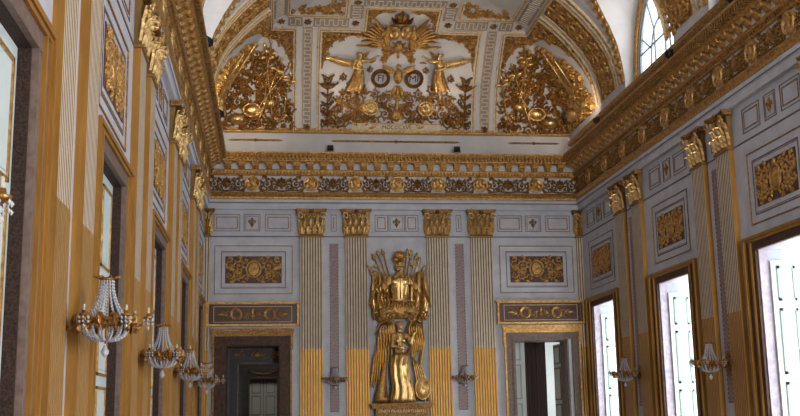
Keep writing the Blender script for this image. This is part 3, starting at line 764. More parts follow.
# ------------------------------------------------------------------ vault mouldings
def resample(pts, st=.14):
    out = [pts[0]]
    for a, b in zip(pts, pts[1:]):
        n = max(1, int(math.hypot(b[0]-a[0], b[1]-a[1])/st))
        out += [(a[0]+(b[0]-a[0])*i/n, a[1]+(b[1]-a[1])*i/n) for i in range(1, n+1)]
    return out
def flipside(sd): return sd == 'L'
def vrel(sd): return Rel(VS(sd), flipside(sd))
mS = dz            # (depth, height) at arc length m
def mit(m): return dz(m)[0]
def moulding(r, pts, w=.05, h=.05): r.stroke(resample(pts), w, h, flat=True, mi=0); r.stroke(resample(pts), w*.28, .014, h, mi=1)
def fret(r, a, b, w, p=.105, lw=.013):
    """meander of straight bars between points a and b, band w wide; ground plus raised fret"""
    L = math.hypot(b[0]-a[0], b[1]-a[1]); ux, uy = (b[0]-a[0])/L, (b[1]-a[1])/L; nx, ny = -uy, ux
    r.stroke(resample([a, b]), w*.5+.03, .012, flat=True, mi=0)
    n = max(2, int(L/p)); p = L/n; g = w*.36
    pts = []
    for i in range(n):
        sgn = 1 if i % 2 else -1
        pts += [(i*p+p*.5, -sgn*g), (i*p+p*.5, sgn*g)]
    r.stroke([(a[0]+ux*x+nx*y, a[1]+uy*x+ny*y) for x, y in pts], lw, .022, .012, mi=1, flat=True)
def fretband(r, a, b, w, **k):
    fret(r, a, b, w, **k)
# end cove
root = empty('trim_20', kind='structure')
r = vrel('E')
cf = [(3.05, .02), (3.05, 2.92), (4.22, 2.92), (4.22, 3.85), (6.18, 3.85), (6.18, 2.92), (7.35, 2.92), (7.35, .02)]
moulding(r, cf); moulding(r, [(2.40, .02), (2.40, 2.92), (mit(2.92), 2.92)]); moulding(r, [(8.0, .02), (8.0, 2.92), (W-mit(2.92), 2.92)])
moulding(r, [(2.62, .02), (2.62, 3.0)], .022, .03); moulding(r, [(2.84, .02), (2.84, 3.0)], .022, .03)
moulding(r, [(7.56, .02), (7.56, 3.0)], .022, .03); moulding(r, [(7.80, .02), (7.80, 3.0)], .022, .03)
moulding(r, [(mit(3.42), 3.42), (3.72, 3.42), (3.72, 4.25)]); moulding(r, [(W-mit(3.42), 3.42), (6.70, 3.42), (6.70, 4.25)])
r.build('cream_frames', ['cream', 'gold'], root)
r = vrel('E')
for x in (2.73, 7.68): fret(r, (x, .05), (x, 2.98), .20)
fret(r, (2.2, 3.17), (2.58, 3.17), .28); fret(r, (2.86, 3.17), (3.80, 3.17), .28); fret(r, (6.62, 3.17), (7.52, 3.17), .28); fret(r, (7.84, 3.17), (8.2, 3.17), .28)
for x in (3.97, 6.44): fret(r, (x, 3.33), (x, 3.92), .28, p=.11)
fret(r, (4.13, 4.08), (6.28, 4.08), .28)
r.build('fret_bands', ['key', 'keyl'], root)
r = vrel('E')
for x, m in ((2.73, .10), (7.68, .10), (2.72, 3.17), (7.68, 3.17), (3.97, 3.17), (6.44, 3.17), (3.97, 4.08), (6.44, 4.08), (2.02, 3.17), (8.38, 3.17)): r.rosette(x, m, .11, .05, .01)
r.build('rosettes', 'goldd', root)
# side coves: frames, transverse ribs at each pier, fret band along
LAB = {'L': 'left', 'R': 'right'}
PIER = [3.90+PP*k for k in range(5)]
vault_pier_half = .70
for sd in 'LR':
    root = empty('trim_%d' % (21 if sd == 'L' else 22), kind='structure')
    r = vrel(sd); fr_ = vrel(sd)
    for m in (2.92, 3.42): moulding(r, [(mit(m), m), (25, m)])
    y = mit(3.17)+.3
    while y < 24: fret(fr_, (y, 3.17), (y+1.2, 3.17), .28); y += 1.32
    for k, p in enumerate(PIER):
        for s_ in (-1, 1):
            x = p+s_*.86
            moulding(r, [(x-.10, .02), (x-.10, 2.9)], .03, .05); moulding(r, [(x+.10, .02), (x+.10, 2.9)], .03, .05)
            fret(fr_, (x, .04), (x, 2.86), .15, p=.12)
            moulding(r, [(x-s_*.30, .02), (x-s_*.30, 2.8)], .03, .035)
    r.build('cream_frames', ['cream', 'gold'], root); fr_.build('fret_bands', ['key', 'keyl'], root)
# lunette edge of gilt feathers
for sd in 'LR':
    for k in range(1, 6):
        yc = YC[k]; r = vrel(sd); pts = []
        for i in range(37):
            t = i/36*PI; y = yc-(LA+.10)*math.cos(t); z = LZ+(LB+.0)*math.sin(t); pts.append((y, interp(min(z, 11.5), PZ[:-2], PS[:-2])+(.10*math.sin(t))))
        r.stroke(pts, .11, .05, mi=0)
        for i in range(1, 36):
            a = math.atan2(pts[i][1]-pts[i-1][1], pts[i][0]-pts[i-1][0])
            r.leaf(*pts[i], a+1.0, .16, .04, .05, .03, -.4, mi=0); r.leaf(*pts[i], a-1.0, .16, .04, .05, .03, .4, mi=0)
        o = r.build('gilt_feather_moulding', 'gold')
        tag(o, 'gilt feather moulding edging the %s lunette on the %s side of the vault' % (['', 'first', 'second', 'third', 'fourth', 'fifth'][k], LAB[sd]), 'moulding')

# ------------------------------------------------------------------ gilt foliage fields
def inside(x, y, poly):
    c = False; n = len(poly)
    for i in range(n):
        x1, y1 = poly[i]; x2, y2 = poly[(i+1) % n]
        if (y1 > y) != (y2 > y) and x < (x2-x1)*(y-y1)/(y2-y1)+x1: c = not c
    return c
def ground(r, A, B, ns=3, h=.008, mi=1):
    """thin patch between two curves with equal point counts"""
    k = ns+1; vs = []
    for a, b in zip(A, B): vs += [(a[0]+(b[0]-a[0])*j/ns, a[1]+(b[1]-a[1])*j/ns, h) for j in range(k)]
    r.radd(vs, [(i*k+j, i*k+j+1, (i+1)*k+j+1, (i+1)*k+j) for i in range(len(A)-1) for j in range(ns)], mi)
def foliage(r, poly, n, sc=.13, seed=1, h=.05, scroll=.5):
    g = random.Random(seed); xs = [p[0] for p in poly]; ys = [p[1] for p in poly]; done = 0; tries = 0; pts = []
    while done < n and tries < n*40:
        tries += 1; x, y = g.uniform(min(xs), max(xs)), g.uniform(min(ys), max(ys))
        if not inside(x, y, poly) or any((x-a)**2+(y-b)**2 < (sc*.62)**2 for a, b in pts): continue
        pts.append((x, y)); done += 1; q = g.random(); s_ = sc*g.uniform(.75, 1.2)
        if q < scroll: r.spiral(x, y, s_*.8, g.uniform(1.1, 1.6), g.choice((-1, 1)), g.uniform(0, 6.3), s_*.17, h, mi=0)
        elif q < scroll+.12: r.rosette(x, y, s_*.6, h, 0, 6, mi=0)
        else:
            a = g.uniform(0, 6.3)
            for d in (-.7, 0, .7): r.leaf(x, y, a+d, s_*1.2, s_*.26, h, 0, d*.7, mi=0)
def spandrel(nm, sd, A, B, poly, n, seed, lab, sc=.12):
    r = vrel(sd); r.q = .7
    def rs(P, k=10):
        L = [0]
        for a, b in zip(P, P[1:]): L.append(L[-1]+math.hypot(b[0]-a[0], b[1]-a[1]))
        return [(interp(L[-1]*i/k, L, [p[0] for p in P]), interp(L[-1]*i/k, L, [p[1] for p in P])) for i in range(k+1)]
    ground(r, rs(A), rs(B)); r.stroke(resample(B, .1), .02, .03, mi=0); foliage(r, poly or (A+B[::-1]), n, sc, seed, .045, .45)
    o = r.build(nm, ['gold', 'rust']); tag(o, lab, 'gilt ornament'); return o
# centre panel corners
def mx(P): return [(10.4-x, m) for x, m in P]
A1 = [(3.12, 1.75), (3.12, 2.85), (4.20, 2.85)]; B1 = [(3.12, 1.75), (3.22, 2.3), (3.45, 2.58), (3.75, 2.74), (4.20, 2.80)]
A2 = [(4.29, 2.95), (4.29, 3.78), (5.0, 3.78)]; B2 = [(4.29, 2.95), (4.40, 3.35), (4.62, 3.60), (5.0, 3.72)]
for P, nm in ((lambda q: q, 'left'), (mx, 'right')):
    spandrel('foliage_spandrel', 'E', P(A1), P(B1), None, 26, 5 if nm == 'left' else 6, 'rusty gilt foliage filling the lower stepped %s corner of the central vault panel' % nm)
    spandrel('foliage_spandrel', 'E', P(A2), P(B2), None, 12, 8 if nm == 'left' else 9, 'rusty gilt foliage filling the upper %s corner of the central vault panel, beside the crown' % nm)
# arched corner panels, end part and side part
A3 = [(2.33, 1.35), (2.33, 2.85), (mit(2.85), 2.85)]; B3 = [(2.33, 1.35), (2.27, 1.95), (2.10, 2.35), (1.90, 2.55), (mit(2.66), 2.66)]
A4 = [(mit(2.85), 2.85), (2.95, 2.85), (2.95, .6)]; B4 = [(mit(2.66), 2.66), (2.15, 2.50), (2.50, 2.05), (2.72, 1.5), (2.93, .6)]
for P, sd, nm in ((lambda q: q, 'L', 'left'), (mx, 'R', 'right')):
    spandrel('foliage_spandrel', 'E', P(A3), P(B3), None, 26, 11 if nm == 'left' else 12, 'rusty gilt foliage above the arched %s corner panel, on the end side of the vault' % nm)
    spandrel('foliage_spandrel', sd, A4, B4, None, 34, 13 if nm == 'left' else 14, 'rusty gilt foliage bordering the arched %s corner panel, on the %s side of the vault' % (nm, nm))
# coffers above
for P, nm in ((lambda q: q, 'left'), (mx, 'right')):
    r = vrel('E'); r.q = .7
    pl = P([(2.35, 3.52), (3.62, 3.52), (3.62, 4.2), (3.5, 4.2), (3.0, 3.62), (2.9, 3.62), (2.5, 4.0)])
    foliage(r, pl, 26, .12, 21, .045, .4); r.palmette(P([(3.0, 3.6)])[0][0], 3.62, .3, .05, 0, 7, 2.6, PI/2, mi=0)
    o = r.build('coffer_foliage', ['gold']); tag(o, 'gilt foliage in the corners of the upper %s coffer of the ceiling' % nm, 'gilt ornament')
for sd in 'LR':
    for k, p in enumerate(PIER):
        x0, x1 = p-.52, p+.52
        r = vrel(sd); r.q = .7
        ground(r, [(x0, .05+i*.28) for i in range(11)], [(x1, .05+i*.28) for i in range(11)])
        r.stroke([(p, .1+.25*i) for i in range(12)], .03, .06, mi=0)
        for i in range(8):
            for d in (-1, 1):
                r.spiral(p+d*.24, .25+.34*i, .16, 1.5, d, PI/2+d*PI/2, .026, .06, mi=0); r.leaf(p+d*.05, .1+.34*i, PI/2-d*.9, .34, .07, .07, 0, -d*.4, mi=0)
        foliage(r, [(x0+.05, .05), (x1-.05, .05), (x1-.05, 2.8), (x0+.05, 2.8)], 30, .12, 30+k, .05, .3)
        o = r.build('pier_foliage', ['gold', 'rust'])
        tag(o, 'upright gilt foliage band on the %s vault, %s pier from the end wall' % (LAB[sd], ['first', 'second', 'third', 'fourth', 'fifth'][k]), 'gilt ornament')

# ------------------------------------------------------------------ figures in relief
def capsule(mb, p0, p1, r0_, r1_, n=10):
    p0, p1 = Vector(p0), Vector(p1); d = p1-p0; L = d.length or 1e-6; t = d/L
    a = Vector((0, 0, 1)) if abs(t.z) < .9 else Vector((1, 0, 0)); x = t.cross(a).normalized(); y = t.cross(x); rings = []
    for o, q in ((-1, .12), (-.7, .71), (0, 1)): rings.append((p0+t*r0_*o, r0_*q))
    for o, q in ((0, 1), (.7, .71), (1, .12)): rings.append((p1+t*r1_*o, r1_*q))
    mb.loft([[tuple(c+(x*math.cos(2*PI*k/n)+y*math.sin(2*PI*k/n))*q) for k in range(n)] for c, q in rings])
def limb(mb, pts, rad):
    for i in range(len(pts)-1): capsule(mb, pts[i], pts[i+1], rad[i], rad[i+1])
def remesh(o, v=.012, sm=3):
    m = o.modifiers.new('skin', 'REMESH'); m.mode = 'VOXEL'; m.voxel_size = v; m.use_smooth_shade = True
    if sm:
        s_ = o.modifiers.new('soften', 'SMOOTH'); s_.factor = .5; s_.iterations = sm
def hand(mb, c, d, s, up=(0, 0, 1)):
    """palm and five bent fingers; d = direction the fingers point"""
    c = Vector(c); d = Vector(d).normalized(); upv = Vector(up); side = d.cross(upv).normalized(); nrm = side.cross(d)
    capsule(mb, c-d*.02*s, c+d*.05*s, .034*s, .036*s, 8)
    for k, L in enumerate((.052, .062, .066, .058)):
        b = c+d*.055*s+side*(k-1.5)*.021*s; m_ = b+d*L*.55*s+nrm*-.008*s; e = m_+d*L*.4*s+nrm*-.026*s
        limb(mb, [b, m_, e], [.0115*s, .0105*s, .009*s])
    b = c-side*.030*s; limb(mb, [b, b-side*.028*s+d*.025*s, b-side*.030*s+d*.06*s-nrm*.014*s], [.014*s, .012*s, .010*s])
def head(mb, c, s, turn=0., tilt=0.):
    """skull, jaw, nose, brow, mouth, ears; turn about z, face looks to -y by default"""
    c = Vector(c); R = Matrix.Rotation(turn, 3, 'Z') @ Matrix.Rotation(tilt, 3, 'X')
    P = lambda x, y, z: tuple(c+R @ Vector((x*s, y*s, z*s)))
    def e(x, y, z, r): 
        rings = []
        for i in range(7):
            a = -PI/2*.98+PI*.98*i/6
            rings.append([P(x+r[0]*math.cos(a)*math.cos(2*PI*k/10), y+r[1]*math.cos(a)*math.sin(2*PI*k/10), z+r[2]*math.sin(a)) for k in range(10)])
        mb.loft(rings)
    e(0, .01, .03, (.078, .095, .095)); e(0, -.03, -.045, (.055, .062, .065)); e(0, -.062, -.085, (.028, .028, .024))
    capsule(mb, P(0, -.088, .02), P(0, -.115, -.022), .009*s, .015*s, 8)
    e(0, -.088, .032, (.052, .014, .012)); e(0, -.095, -.052, (.024, .012, .006)); e(0, -.092, -.064, (.021, .012, .006))
    for q in (-1, 1): e(q*.03, -.084, .008, (.014, .010, .009)); e(q*.078, .01, -.005, (.010, .02, .028)); e(q*.045, -.055, -.03, (.028, .03, .03))
def feather_wing(r, x, y, ang, L, spread, h, d=1, n1=11):
    """layered wing: coverts then long primaries, root at x, y; ang = direction of leading edge"""
    for layer, (n, l0, l1, w, hh) in enumerate(((n1, .95, .55, .075, .6), (n1-2, .62, .36, .065, .85), (n1-4, .36, .2, .055, 1.1))):
        for k in range(n):
            t = k/(n-1); bx = x+math.cos(ang)*L*.42*(1-t); by = y+math.sin(ang)*L*.42*(1-t)
            a = ang+d*spread*t; r.leaf(bx, by, a, L*(l0+(l1-l0)*t)*(.62 if layer == 0 else .7), L*w, h*hh*.7, h*hh*.4*(1-.3*t), d*.25, n=6)
    r.stroke([(x+math.cos(ang+d*.0)*L*.52*i/5, y+math.sin(ang)*L*.52*i/5) for i in range(6)], [.05*L, .055*L, .05*L, .04*L, .03*L, .02*L], h*1.4)
def folds(mb, rings, n=26, amp=.02, freq=9, seed=0):
    """draped cloth as a closed loft; rings = (cx, cy, cz, rx, ry)"""
    g = random.Random(seed); ph = g.uniform(0, 6); out = []
    for i, (cx, cy, cz, rx, ry) in enumerate(rings):
        t = i/(len(rings)-1)
        out.append([(cx+(rx+amp*(.3+t)*math.sin(freq*2*PI*k/n+ph+t*1.3))*math.cos(2*PI*k/n), cy+(ry+amp*(.3+t)*math.sin(freq*2*PI*k/n+ph+t*1.3))*math.sin(2*PI*k/n), cz) for k in range(n)])
    mb.loft(out)

# ---- the gilded trophy relief on the end wall
CX = 5.23
root = empty('trophy_relief', (CX, 0, 0))
tag(root, 'tall gilded relief of armour, flags and spears over a winged figure on the end wall', 'relief sculpture')
mb = MB(); mb.box(-.84, .84, -.42, 0, 1.86, 1.92); mb.box(-.80, .80, -.38, 0, 1.80, 1.86); mb.build('shelf', 'goldd', root)
mb = MB(); mb.box(-.70, .70, -.30, 0, 1.45, 1.80); mb.box(-.76, .76, -.34, 0, 1.38, 1.45); mb.build('inscribed_block', 'goldd', root)
def text(body, size, m, loc, rot, parent, ext=.004, name='lettering'):
    cu = bpy.data.curves.new(name, 'FONT'); cu.body = body; cu.size = size; cu.align_x = 'CENTER'; cu.align_y = 'CENTER'; cu.extrude = ext
    o = bpy.data.objects.new(name, cu); C.objects.link(o); cu.materials.append(M[m]); o.location = loc; o.rotation_euler = rot
    dg = bpy.context.evaluated_depsgraph_get(); me = bpy.data.meshes.new_from_object(o.evaluated_get(dg)); bpy.data.objects.remove(o)
    o = bpy.data.objects.new(name, me); C.objects.link(o); o.location = loc; o.rotation_euler = rot
    if parent: o.parent = parent
    return o
text('MARTI PRAEL PARTI NATO', .105, 'cream', (0, -.302, 1.72), (PI/2, 0, 0), root)
# flags behind
def flag(mb, pts_in, pts_out, base, amp=.035, n=9):
    m = len(pts_in); vs = []; fs = []
    for i in range(m):
        for j in range(n):
            t = j/(n-1); x = pts_in[i][0]+(pts_out[i][0]-pts_in[i][0])*t; z = pts_in[i][1]+(pts_out[i][1]-pts_in[i][1])*t
            vs.append((x, -base-amp*math.sin(t*9+i*.35)-.03*t*(1-t), z))
    mb.add(vs, [(i*n+j, i*n+j+1, (i+1)*n+j+1, (i+1)*n+j) for i in range(m-1) for j in range(n-1)])
for d in (-1, 1):
    mb = MB(); b = .07
    flag(mb, [(d*.50, 5.15), (d*.42, 4.9), (d*.36, 4.6), (d*.32, 4.3), (d*.25, 4.05)], [(d*.70, 5.45), (d*.78, 5.0), (d*.80, 4.6), (d*.74, 4.3), (d*.55, 4.02)], .12, .05)
    flag(mb, [(d*.35, 5.3), (d*.30, 5.0), (d*.28, 4.7), (d*.25, 4.45)], [(d*.56, 5.45), (d*.58, 5.1), (d*.55, 4.7), (d*.48, 4.42)], .20, .04)
    o = mb.build('flag', 'goldh', root, True); sm = o.modifiers.new('thick', 'SOLIDIFY'); sm.thickness = .03
tips = [(-.84, 5.42), (-.70, 5.72), (-.58, 5.82), (-.44, 5.86), (-.76, 5.25), (.24, 5.86), (.36, 5.82), (.50, 5.74), (.58, 5.62), (.72, 5.40), (.66, 5.2)]
for i, (x, z) in enumerate(tips):
    z += .17
    mb = MB(); bx, bz = x*.12, 4.5; dx, dz_ = x-bx, z-bz; L = math.hypot(dx, dz_); ux, uz = dx/L, dz_/L; px, pz = -uz, ux
    y = -.10-.02*(i % 3)
    mb.tube([(bx, y, bz), (x-ux*.12, y, z-uz*.12)], .019, 6)
    r = Rel(lambda u, v, h, y=y: (u, y-h, v)); a = math.atan2(uz, ux)
    r.leaf(x-ux*.18, z-uz*.18, a, .23, .05, .04, 0, 0)
    if i % 2 == 0: r.stroke([(x-ux*.2-px*.05, z-uz*.2-pz*.05), (x-ux*.2+px*.05, z-uz*.2+pz*.05)], .014, .03)
    if i % 3 == 1: r.leaf(x-ux*.30, z-uz*.30, a+1.6, .14, .05, .03); r.dome(x-ux*.36, z-uz*.36, .035, .03)
    if i in (0, 9): r.leaf(x-ux*.45, z-uz*.45, a-.5*(1 if x < 0 else -1), .28, .06, .05)
    b0 = len(mb.v); mb.v += r.v; mb.f += [[b0+q for q in f_] for f_ in r.f]; mb.mi += r.mi
    mb.build('spear', 'goldh', root)
for d in (-1, 1):
    r = Rel(lambda u, v, h: (u, -.20-h, v))
    for k in range(6): r.leaf(d*(.30+.07*k), 5.28-.04*k*(k % 2), -PI/2+d*(.02+.05*k), .95-.05*k, .026, .05, .01*k, d*.1)
    r.spiral(d*.62, 4.25, .13, 1.5, -d, PI/2, .03, .07); r.spiral(d*.40, 4.75, .11, 1.4, d, PI/2, .026, .07); r.dome(d*.42, 5.02, .10, .09, .02, 12, 1.3)
    r.build('trophy_arms', 'gold', root)
# cuirass with arms stumps
mb = MB()
n = 20
mb.loft([[(rx*math.cos(2*PI*k/n), -.22-ry*math.sin(2*PI*k/n)*(1+.12*math.cos(4*PI*k/n)), z) for k in range(n)] for z, rx, ry in
         ((4.60, .26, .16), (4.70, .21, .15), (4.80, .20, .15), (4.95, .23, .18), (5.10, .26, .19), (5.22, .26, .18), (5.30, .22, .14), (5.36, .14, .10), (5.40, .10, .09))])
for d in (-1, 1):
    capsule(mb, (d*.25, -.22, 5.24), (d*.32, -.24, 5.10), .075, .085)
    mb.ell((d*.125, -.35, 5.13), (.13, .05, .085))
o = mb.build('cuirass', 'goldh', root, True); remesh(o, .016, 2)
mb = MB(); r = Rel(lambda u, v, h: (u, -.36-h, v))
r.stroke([(-.28, 4.66), (-.1, 4.60), (.1, 4.60), (.28, 4.66)], .03, .05)
for k in range(9): r.leaf(-.28+.07*k, 4.60, -PI/2+(k-4)*.08, .20, .035, .04, 0, 0)
r.stroke([(0, 5.30), (0, 4.75)], .012, .05, .02)
for k in range(5): r.stroke([(-.22+.11*k, 4.98), (-.19+.095*k, 4.68)], .016, .02, .01)
r.stroke([(-.24, 5.34), (-.13, 5.2), (0, 5.3), (.13, 5.2), (.24, 5.34)], .02, .04, 0)
r.build('lappets', 'gold', root)
# helmet with plume
mb = MB(); mb.ell((0, -.22, 5.58), (.115, .13, .13)); head(mb, (0, -.22, 5.50), 1.05)
capsule(mb, (0, -.20, 5.36), (0, -.21, 5.46), .07, .06)
mb.loft([[((.12+e)*math.cos(2*PI*k/14), -.22-(.15+e)*math.sin(2*PI*k/14), 5.57+z) for k in range(14)] for e, z in ((0, -.02), (.03, -.01), (.03, .01), (0, .02))])
o = mb.build('helmet', 'goldh', root, True); remesh(o, .011, 1)
r = Rel(lambda u, v, h: (u, -.20-h, v))
for k in range(9):
    a = PI/2+(k-4)*.42; r.leaf(0, 5.72, a, .24-.012*abs(k-4), .045, .09, 0, -(k-4)*.18)
for k in range(5): r.leaf(0, 5.74, PI/2+(k-2)*.35, .26, .045, .10, .05, -(k-2)*.25)
r.build('plume', 'goldh', root)
# shield and swagged cloth below the cuirass
mb = MB(); mb.ell((-.05, -.22, 4.42), (.42, .16, .20), (.0, 'Y')); mb.ell((.25, -.20, 4.36), (.26, .14, .18)); mb.ell((-.38, -.18, 4.30), (.20, .12, .22))
folds(mb, [(0, -.2, 4.58, .28, .14), (0, -.2, 4.42, .40, .17), (0, -.2, 4.28, .42, .15), (0, -.19, 4.16, .30, .10)], amp=.022, freq=7)
o = mb.build('swagged_cloth', 'gold', root, True); remesh(o, .02, 1)
r = Rel(lambda u, v, h: (u, -.34-h, v))
for d in (-1, 1): r.spiral(d*.28, 4.16, .12, 1.5, -d, PI/2, .03, .07); r.leaf(d*.1, 4.3, PI/2-d*1.2, .4, .07, .05, 0, -d)
r.build('scrolls', 'goldh', root)
# winged figure: body
fig = empty('winged_figure'); fig.parent = root
mb = MB()
head(mb, (-.035, -.30, 3.96), .95, .75, .15)
limb(mb, [(-.035, -.26, 3.87), (-.04, -.25, 3.76)], [.052, .065])
limb(mb, [(-.17, -.25, 3.70), (.12, -.25, 3.70)], [.085, .085])
limb(mb, [(-.03, -.26, 3.64), (-.02, -.25, 3.42), (-.03, -.25, 3.26), (-.02, -.25, 3.12)], [.165, .135, .14, .19])
for d in (-1, 1): mb.ell((-.03+d*.078, -.395, 3.56), (.062, .05, .06))
limb(mb, [(-.11, -.25, 3.08), (-.14, -.30, 2.60), (-.12, -.24, 2.12)], [.135, .095, .055])
limb(mb, [(.08, -.26, 3.08), (.13, -.38, 2.58), (.10, -.30, 2.12)], [.135, .10, .058])
for x in (-.12, .10): limb(mb, [(x, -.27, 2.05), (x, -.38, 1.98)], [.05, .035])
limb(mb, [(-.20, -.26, 3.70), (-.24, -.36, 3.42), (-.02, -.44, 3.36)], [.075, .062, .042]); hand(mb, (.03, -.44, 3.38), (1, -.05, .35), 1.05)
limb(mb, [(.17, -.26, 3.70), (.26, -.34, 3.50), (.31, -.36, 3.66)], [.07, .055, .040]); hand(mb, (.33, -.36, 3.71), (.35, 0, 1), 1.0, (0, -1, 0))
o = mb.build('body', 'goldh', fig, True); remesh(o, .0115, 2)
mb = MB()
for k in range(16):
    a = 2*PI*k/16; mb.ell((-.035+.075*math.cos(a), -.275+.06*math.sin(a), 4.035+.02*math.sin(a*3)), (.034, .034, .032), n=6, m=5)
mb.ell((-.06, -.22, 4.02), (.065, .07, .06)); mb.ell((-.10, -.18, 3.97), (.04, .04, .045))
mb.build('hair', 'gold', fig, True)
mb = MB()
folds(mb, [(-.02, -.26, 3.24, .17, .15), (-.02, -.27, 3.12, .235, .20), (-.05, -.28, 2.9, .23, .18), (-.03, -.30, 2.6, .24, .19), (.03, -.29, 2.3, .25, .19), (.02, -.28, 2.05, .29, .20), (.0, -.27, 1.94, .32, .21)], 44, .04, 8, 3)
mb.build('skirt', 'goldh', fig, True)
r = Rel(lambda u, v, h: (u, -.44-h+abs(u+.02)*.35, v))
for k in range(5): r.stroke([(-.27+.02*k, 3.16-.03*k), (-.12, 3.04-.045*k), (.06, 3.06-.03*k), (.22, 3.22-.035*k)], [.012, .026, .026, .014], .05)
for k in range(6): x = -.2+.085*k; r.stroke([(x, 2.9), (x+.03*math.sin(k), 2.6), (x*1.25, 2.3), (x*1.5, 1.98)], [.008, .022, .026, .02], .05, -.03)
for k in range(4): r.stroke([(-.15+.09*k, 3.72), (-.1+.05*k, 3.5), (-.06+.03*k, 3.28)], .012, .03, -.03)
r.build('drapery_folds', 'goldh', fig)
r = Rel(lambda u, v, h: (u, -.12-h, v))
pts = [(-.18, 3.78), (-.30, 3.98), (-.46, 4.03), (-.58, 3.92)]
for i in range(8):
    t = i/7; x = -.40-.26*t**.8; z = 4.02-.55*t; L = .95+.35*math.sin(PI*t*.8); r.leaf(x+.18*(1-t), z, -PI/2-.13+.10*(1-t), L, .034, .06, .05+.005*i, -.02)
for i in range(6):
    t = i/5; r.leaf(-.22-.36*t, 4.02-.18*t*t, -PI/2-.05*t, .62, .036, .06, .11, -.05)
for i in range(6):
    t = i/5; r.leaf(-.18-.36*t, 4.06-.10*t, -PI/2, .30, .038, .06, .16, -.1)
r.stroke([(-.12, 3.74), (-.22, 3.96), (-.38, 4.08), (-.54, 4.00), (-.66, 3.74)], [.05, .06, .06, .05, .03], .20)
r.build('wing', 'goldh', fig)
r = Rel(lambda u, v, h: (u, -.12-h, v))
for i in range(7):
    t = i/6; r.leaf(.22+.34*t, 4.02-.10*abs(t-.5), -PI/2+.10-.05*t, .95-.25*t, .034, .06, .05, .06)
for i in range(6):
    t = i/5; r.leaf(.22+.32*t, 4.08-.08*abs(t-.5), -PI/2+.05, .45, .036, .06, .12, .05)
r.stroke([(.14, 3.76), (.26, 4.02), (.42, 4.12), (.58, 4.04)], [.05, .06, .05, .03], .20)
r.build('wing', 'goldh', fig)
# objects at the foot
mb = MB(); limb(mb, [(-.42, -.22, 3.0), (-.50, -.24, 2.5), (-.56, -.24, 2.1)], [.05, .10, .16]); mb.ell((-.52, -.24, 2.04), (.22, .14, .12))
folds(mb, [(-.45, -.2, 2.7, .05, .05), (-.50, -.22, 2.4, .11, .09), (-.55, -.22, 1.95, .20, .12)], 20, .016, 6)
mb.build('fallen_banner', 'gold', root, True)
r = Rel(lambda u, v, h: (u, -.16-h, v))
r.dome(.56, 2.30, .23, .16, 0, 20, 1.45); r.ringr(.56, 2.30, .20, .03, .16, 0, 22, 1.45)
for k in range(5): r.stroke([(.30+.05*k, 3.15-.05*k), (.36+.05*k, 2.8), (.42+.07*k, 2.4), (.36+.09*k, 1.98)], [.02, .035, .035, .025], .12)
r.rosette(.56, 2.32, .10, .06, .12); r.build('round_shield', 'goldh', root, True)
r = Rel(lambda u, v, h: (u, -.10-h, v))
r.stroke([(.10, 3.10), (.28, 3.4), (.36, 3.9), (.30, 4.2)], [.03, .05, .05, .02], .2)
r.stroke([(.60, 4.1), (.64, 3.6), (.55, 3.1), (.46, 2.7)], [.02, .05, .06, .03], .12)
r.build('ribbon', 'gold', root)

# ---- vault figures
def victory(cx, m0, d, lab):
    g0 = VS('E'); s = .70
    f3 = lambda x, y, z: g0(cx+d*x*s, m0+z*s, .16-y*s*.8)
    root = empty('winged_victory'); tag(root, lab, 'relief figure')
    mb = MB(f3, d < 0); y0 = .0
    head(mb, (.02, -.06, 1.62), 1.1, .7 , 0)
    limb(mb, [(0, 0, 1.52), (0, 0, 1.42)], [.055, .07]); limb(mb, [(-.15, 0, 1.38), (.15, 0, 1.38)], [.085, .085])
    limb(mb, [(0, 0, 1.32), (.0, 0, 1.08), (-.02, 0, .90)], [.16, .125, .18])
    for q in (-1, 1): mb.ell((q*.075, -.13, 1.28), (.06, .05, .06))
    limb(mb, [(-.08, 0, .86), (-.10, -.04, .45), (-.16, 0, .06)], [.13, .095, .055]); limb(mb, [(.08, 0, .86), (.14, -.10, .46), (.04, -.02, .08)], [.13, .10, .058])
    limb(mb, [(-.16, 0, .02), (-.13, -.11, -.03)], [.045, .033]); limb(mb, [(.04, -.02, .04), (.08, -.13, -.02)], [.045, .033])
    limb(mb, [(.18, 0, 1.38), (.40, -.06, 1.42), (.60, -.08, 1.58)], [.07, .055, .04]); hand(mb, (.63, -.08, 1.61), (1, 0, .6), 1.2)
    limb(mb, [(-.18, 0, 1.38), (-.22, -.10, 1.12), (.06, -.18, 1.06)], [.07, .055, .04]); hand(mb, (.10, -.18, 1.07), (1, 0, .3), 1.2)
    o = mb.build('body', 'goldh', root, True); remesh(o, .011, 1)
    mb = MB(f3, d < 0)
    for k in range(10): a = 2*PI*k/10; mb.ell((.0+.07*math.cos(a), .0+.05*math.sin(a), 1.70+.02*math.sin(3*a)), (.04, .04, .035), n=6, m=5)
    mb.ell((-.07, .02, 1.66), (.055, .055, .05)); mb.build('hair', 'gold', root, True)
    mb = MB(f3, d < 0)
    folds(mb, [(0, 0, 1.12, .15, .14), (0, 0, .9, .20, .17), (-.02, 0, .6, .25, .18), (-.08, 0, .3, .30, .16), (-.14, 0, .10, .34, .14)], 30, .03, 9, 2)
    mb.build('skirt', 'gold', root, True)
    r = Rel(lambda u, v, h: g0(cx+d*u, m0+v, h), d < 0)
    feather_wing(r, -.08, .86, PI-.18, .85, .62, .08, 1, 12)
    r.build('wing', 'goldh', root)
    r = Rel(lambda u, v, h: g0(cx+d*u, m0+v, h), d < 0)
    feather_wing(r, .08, .92, .9, .36, .8, .06, 1, 7)
    r.build('wing', 'goldh', root)
    return root
victory(4.12, 1.10, 1, 'gilded winged figure standing in profile, left of the wreathed letters FI on the vault')
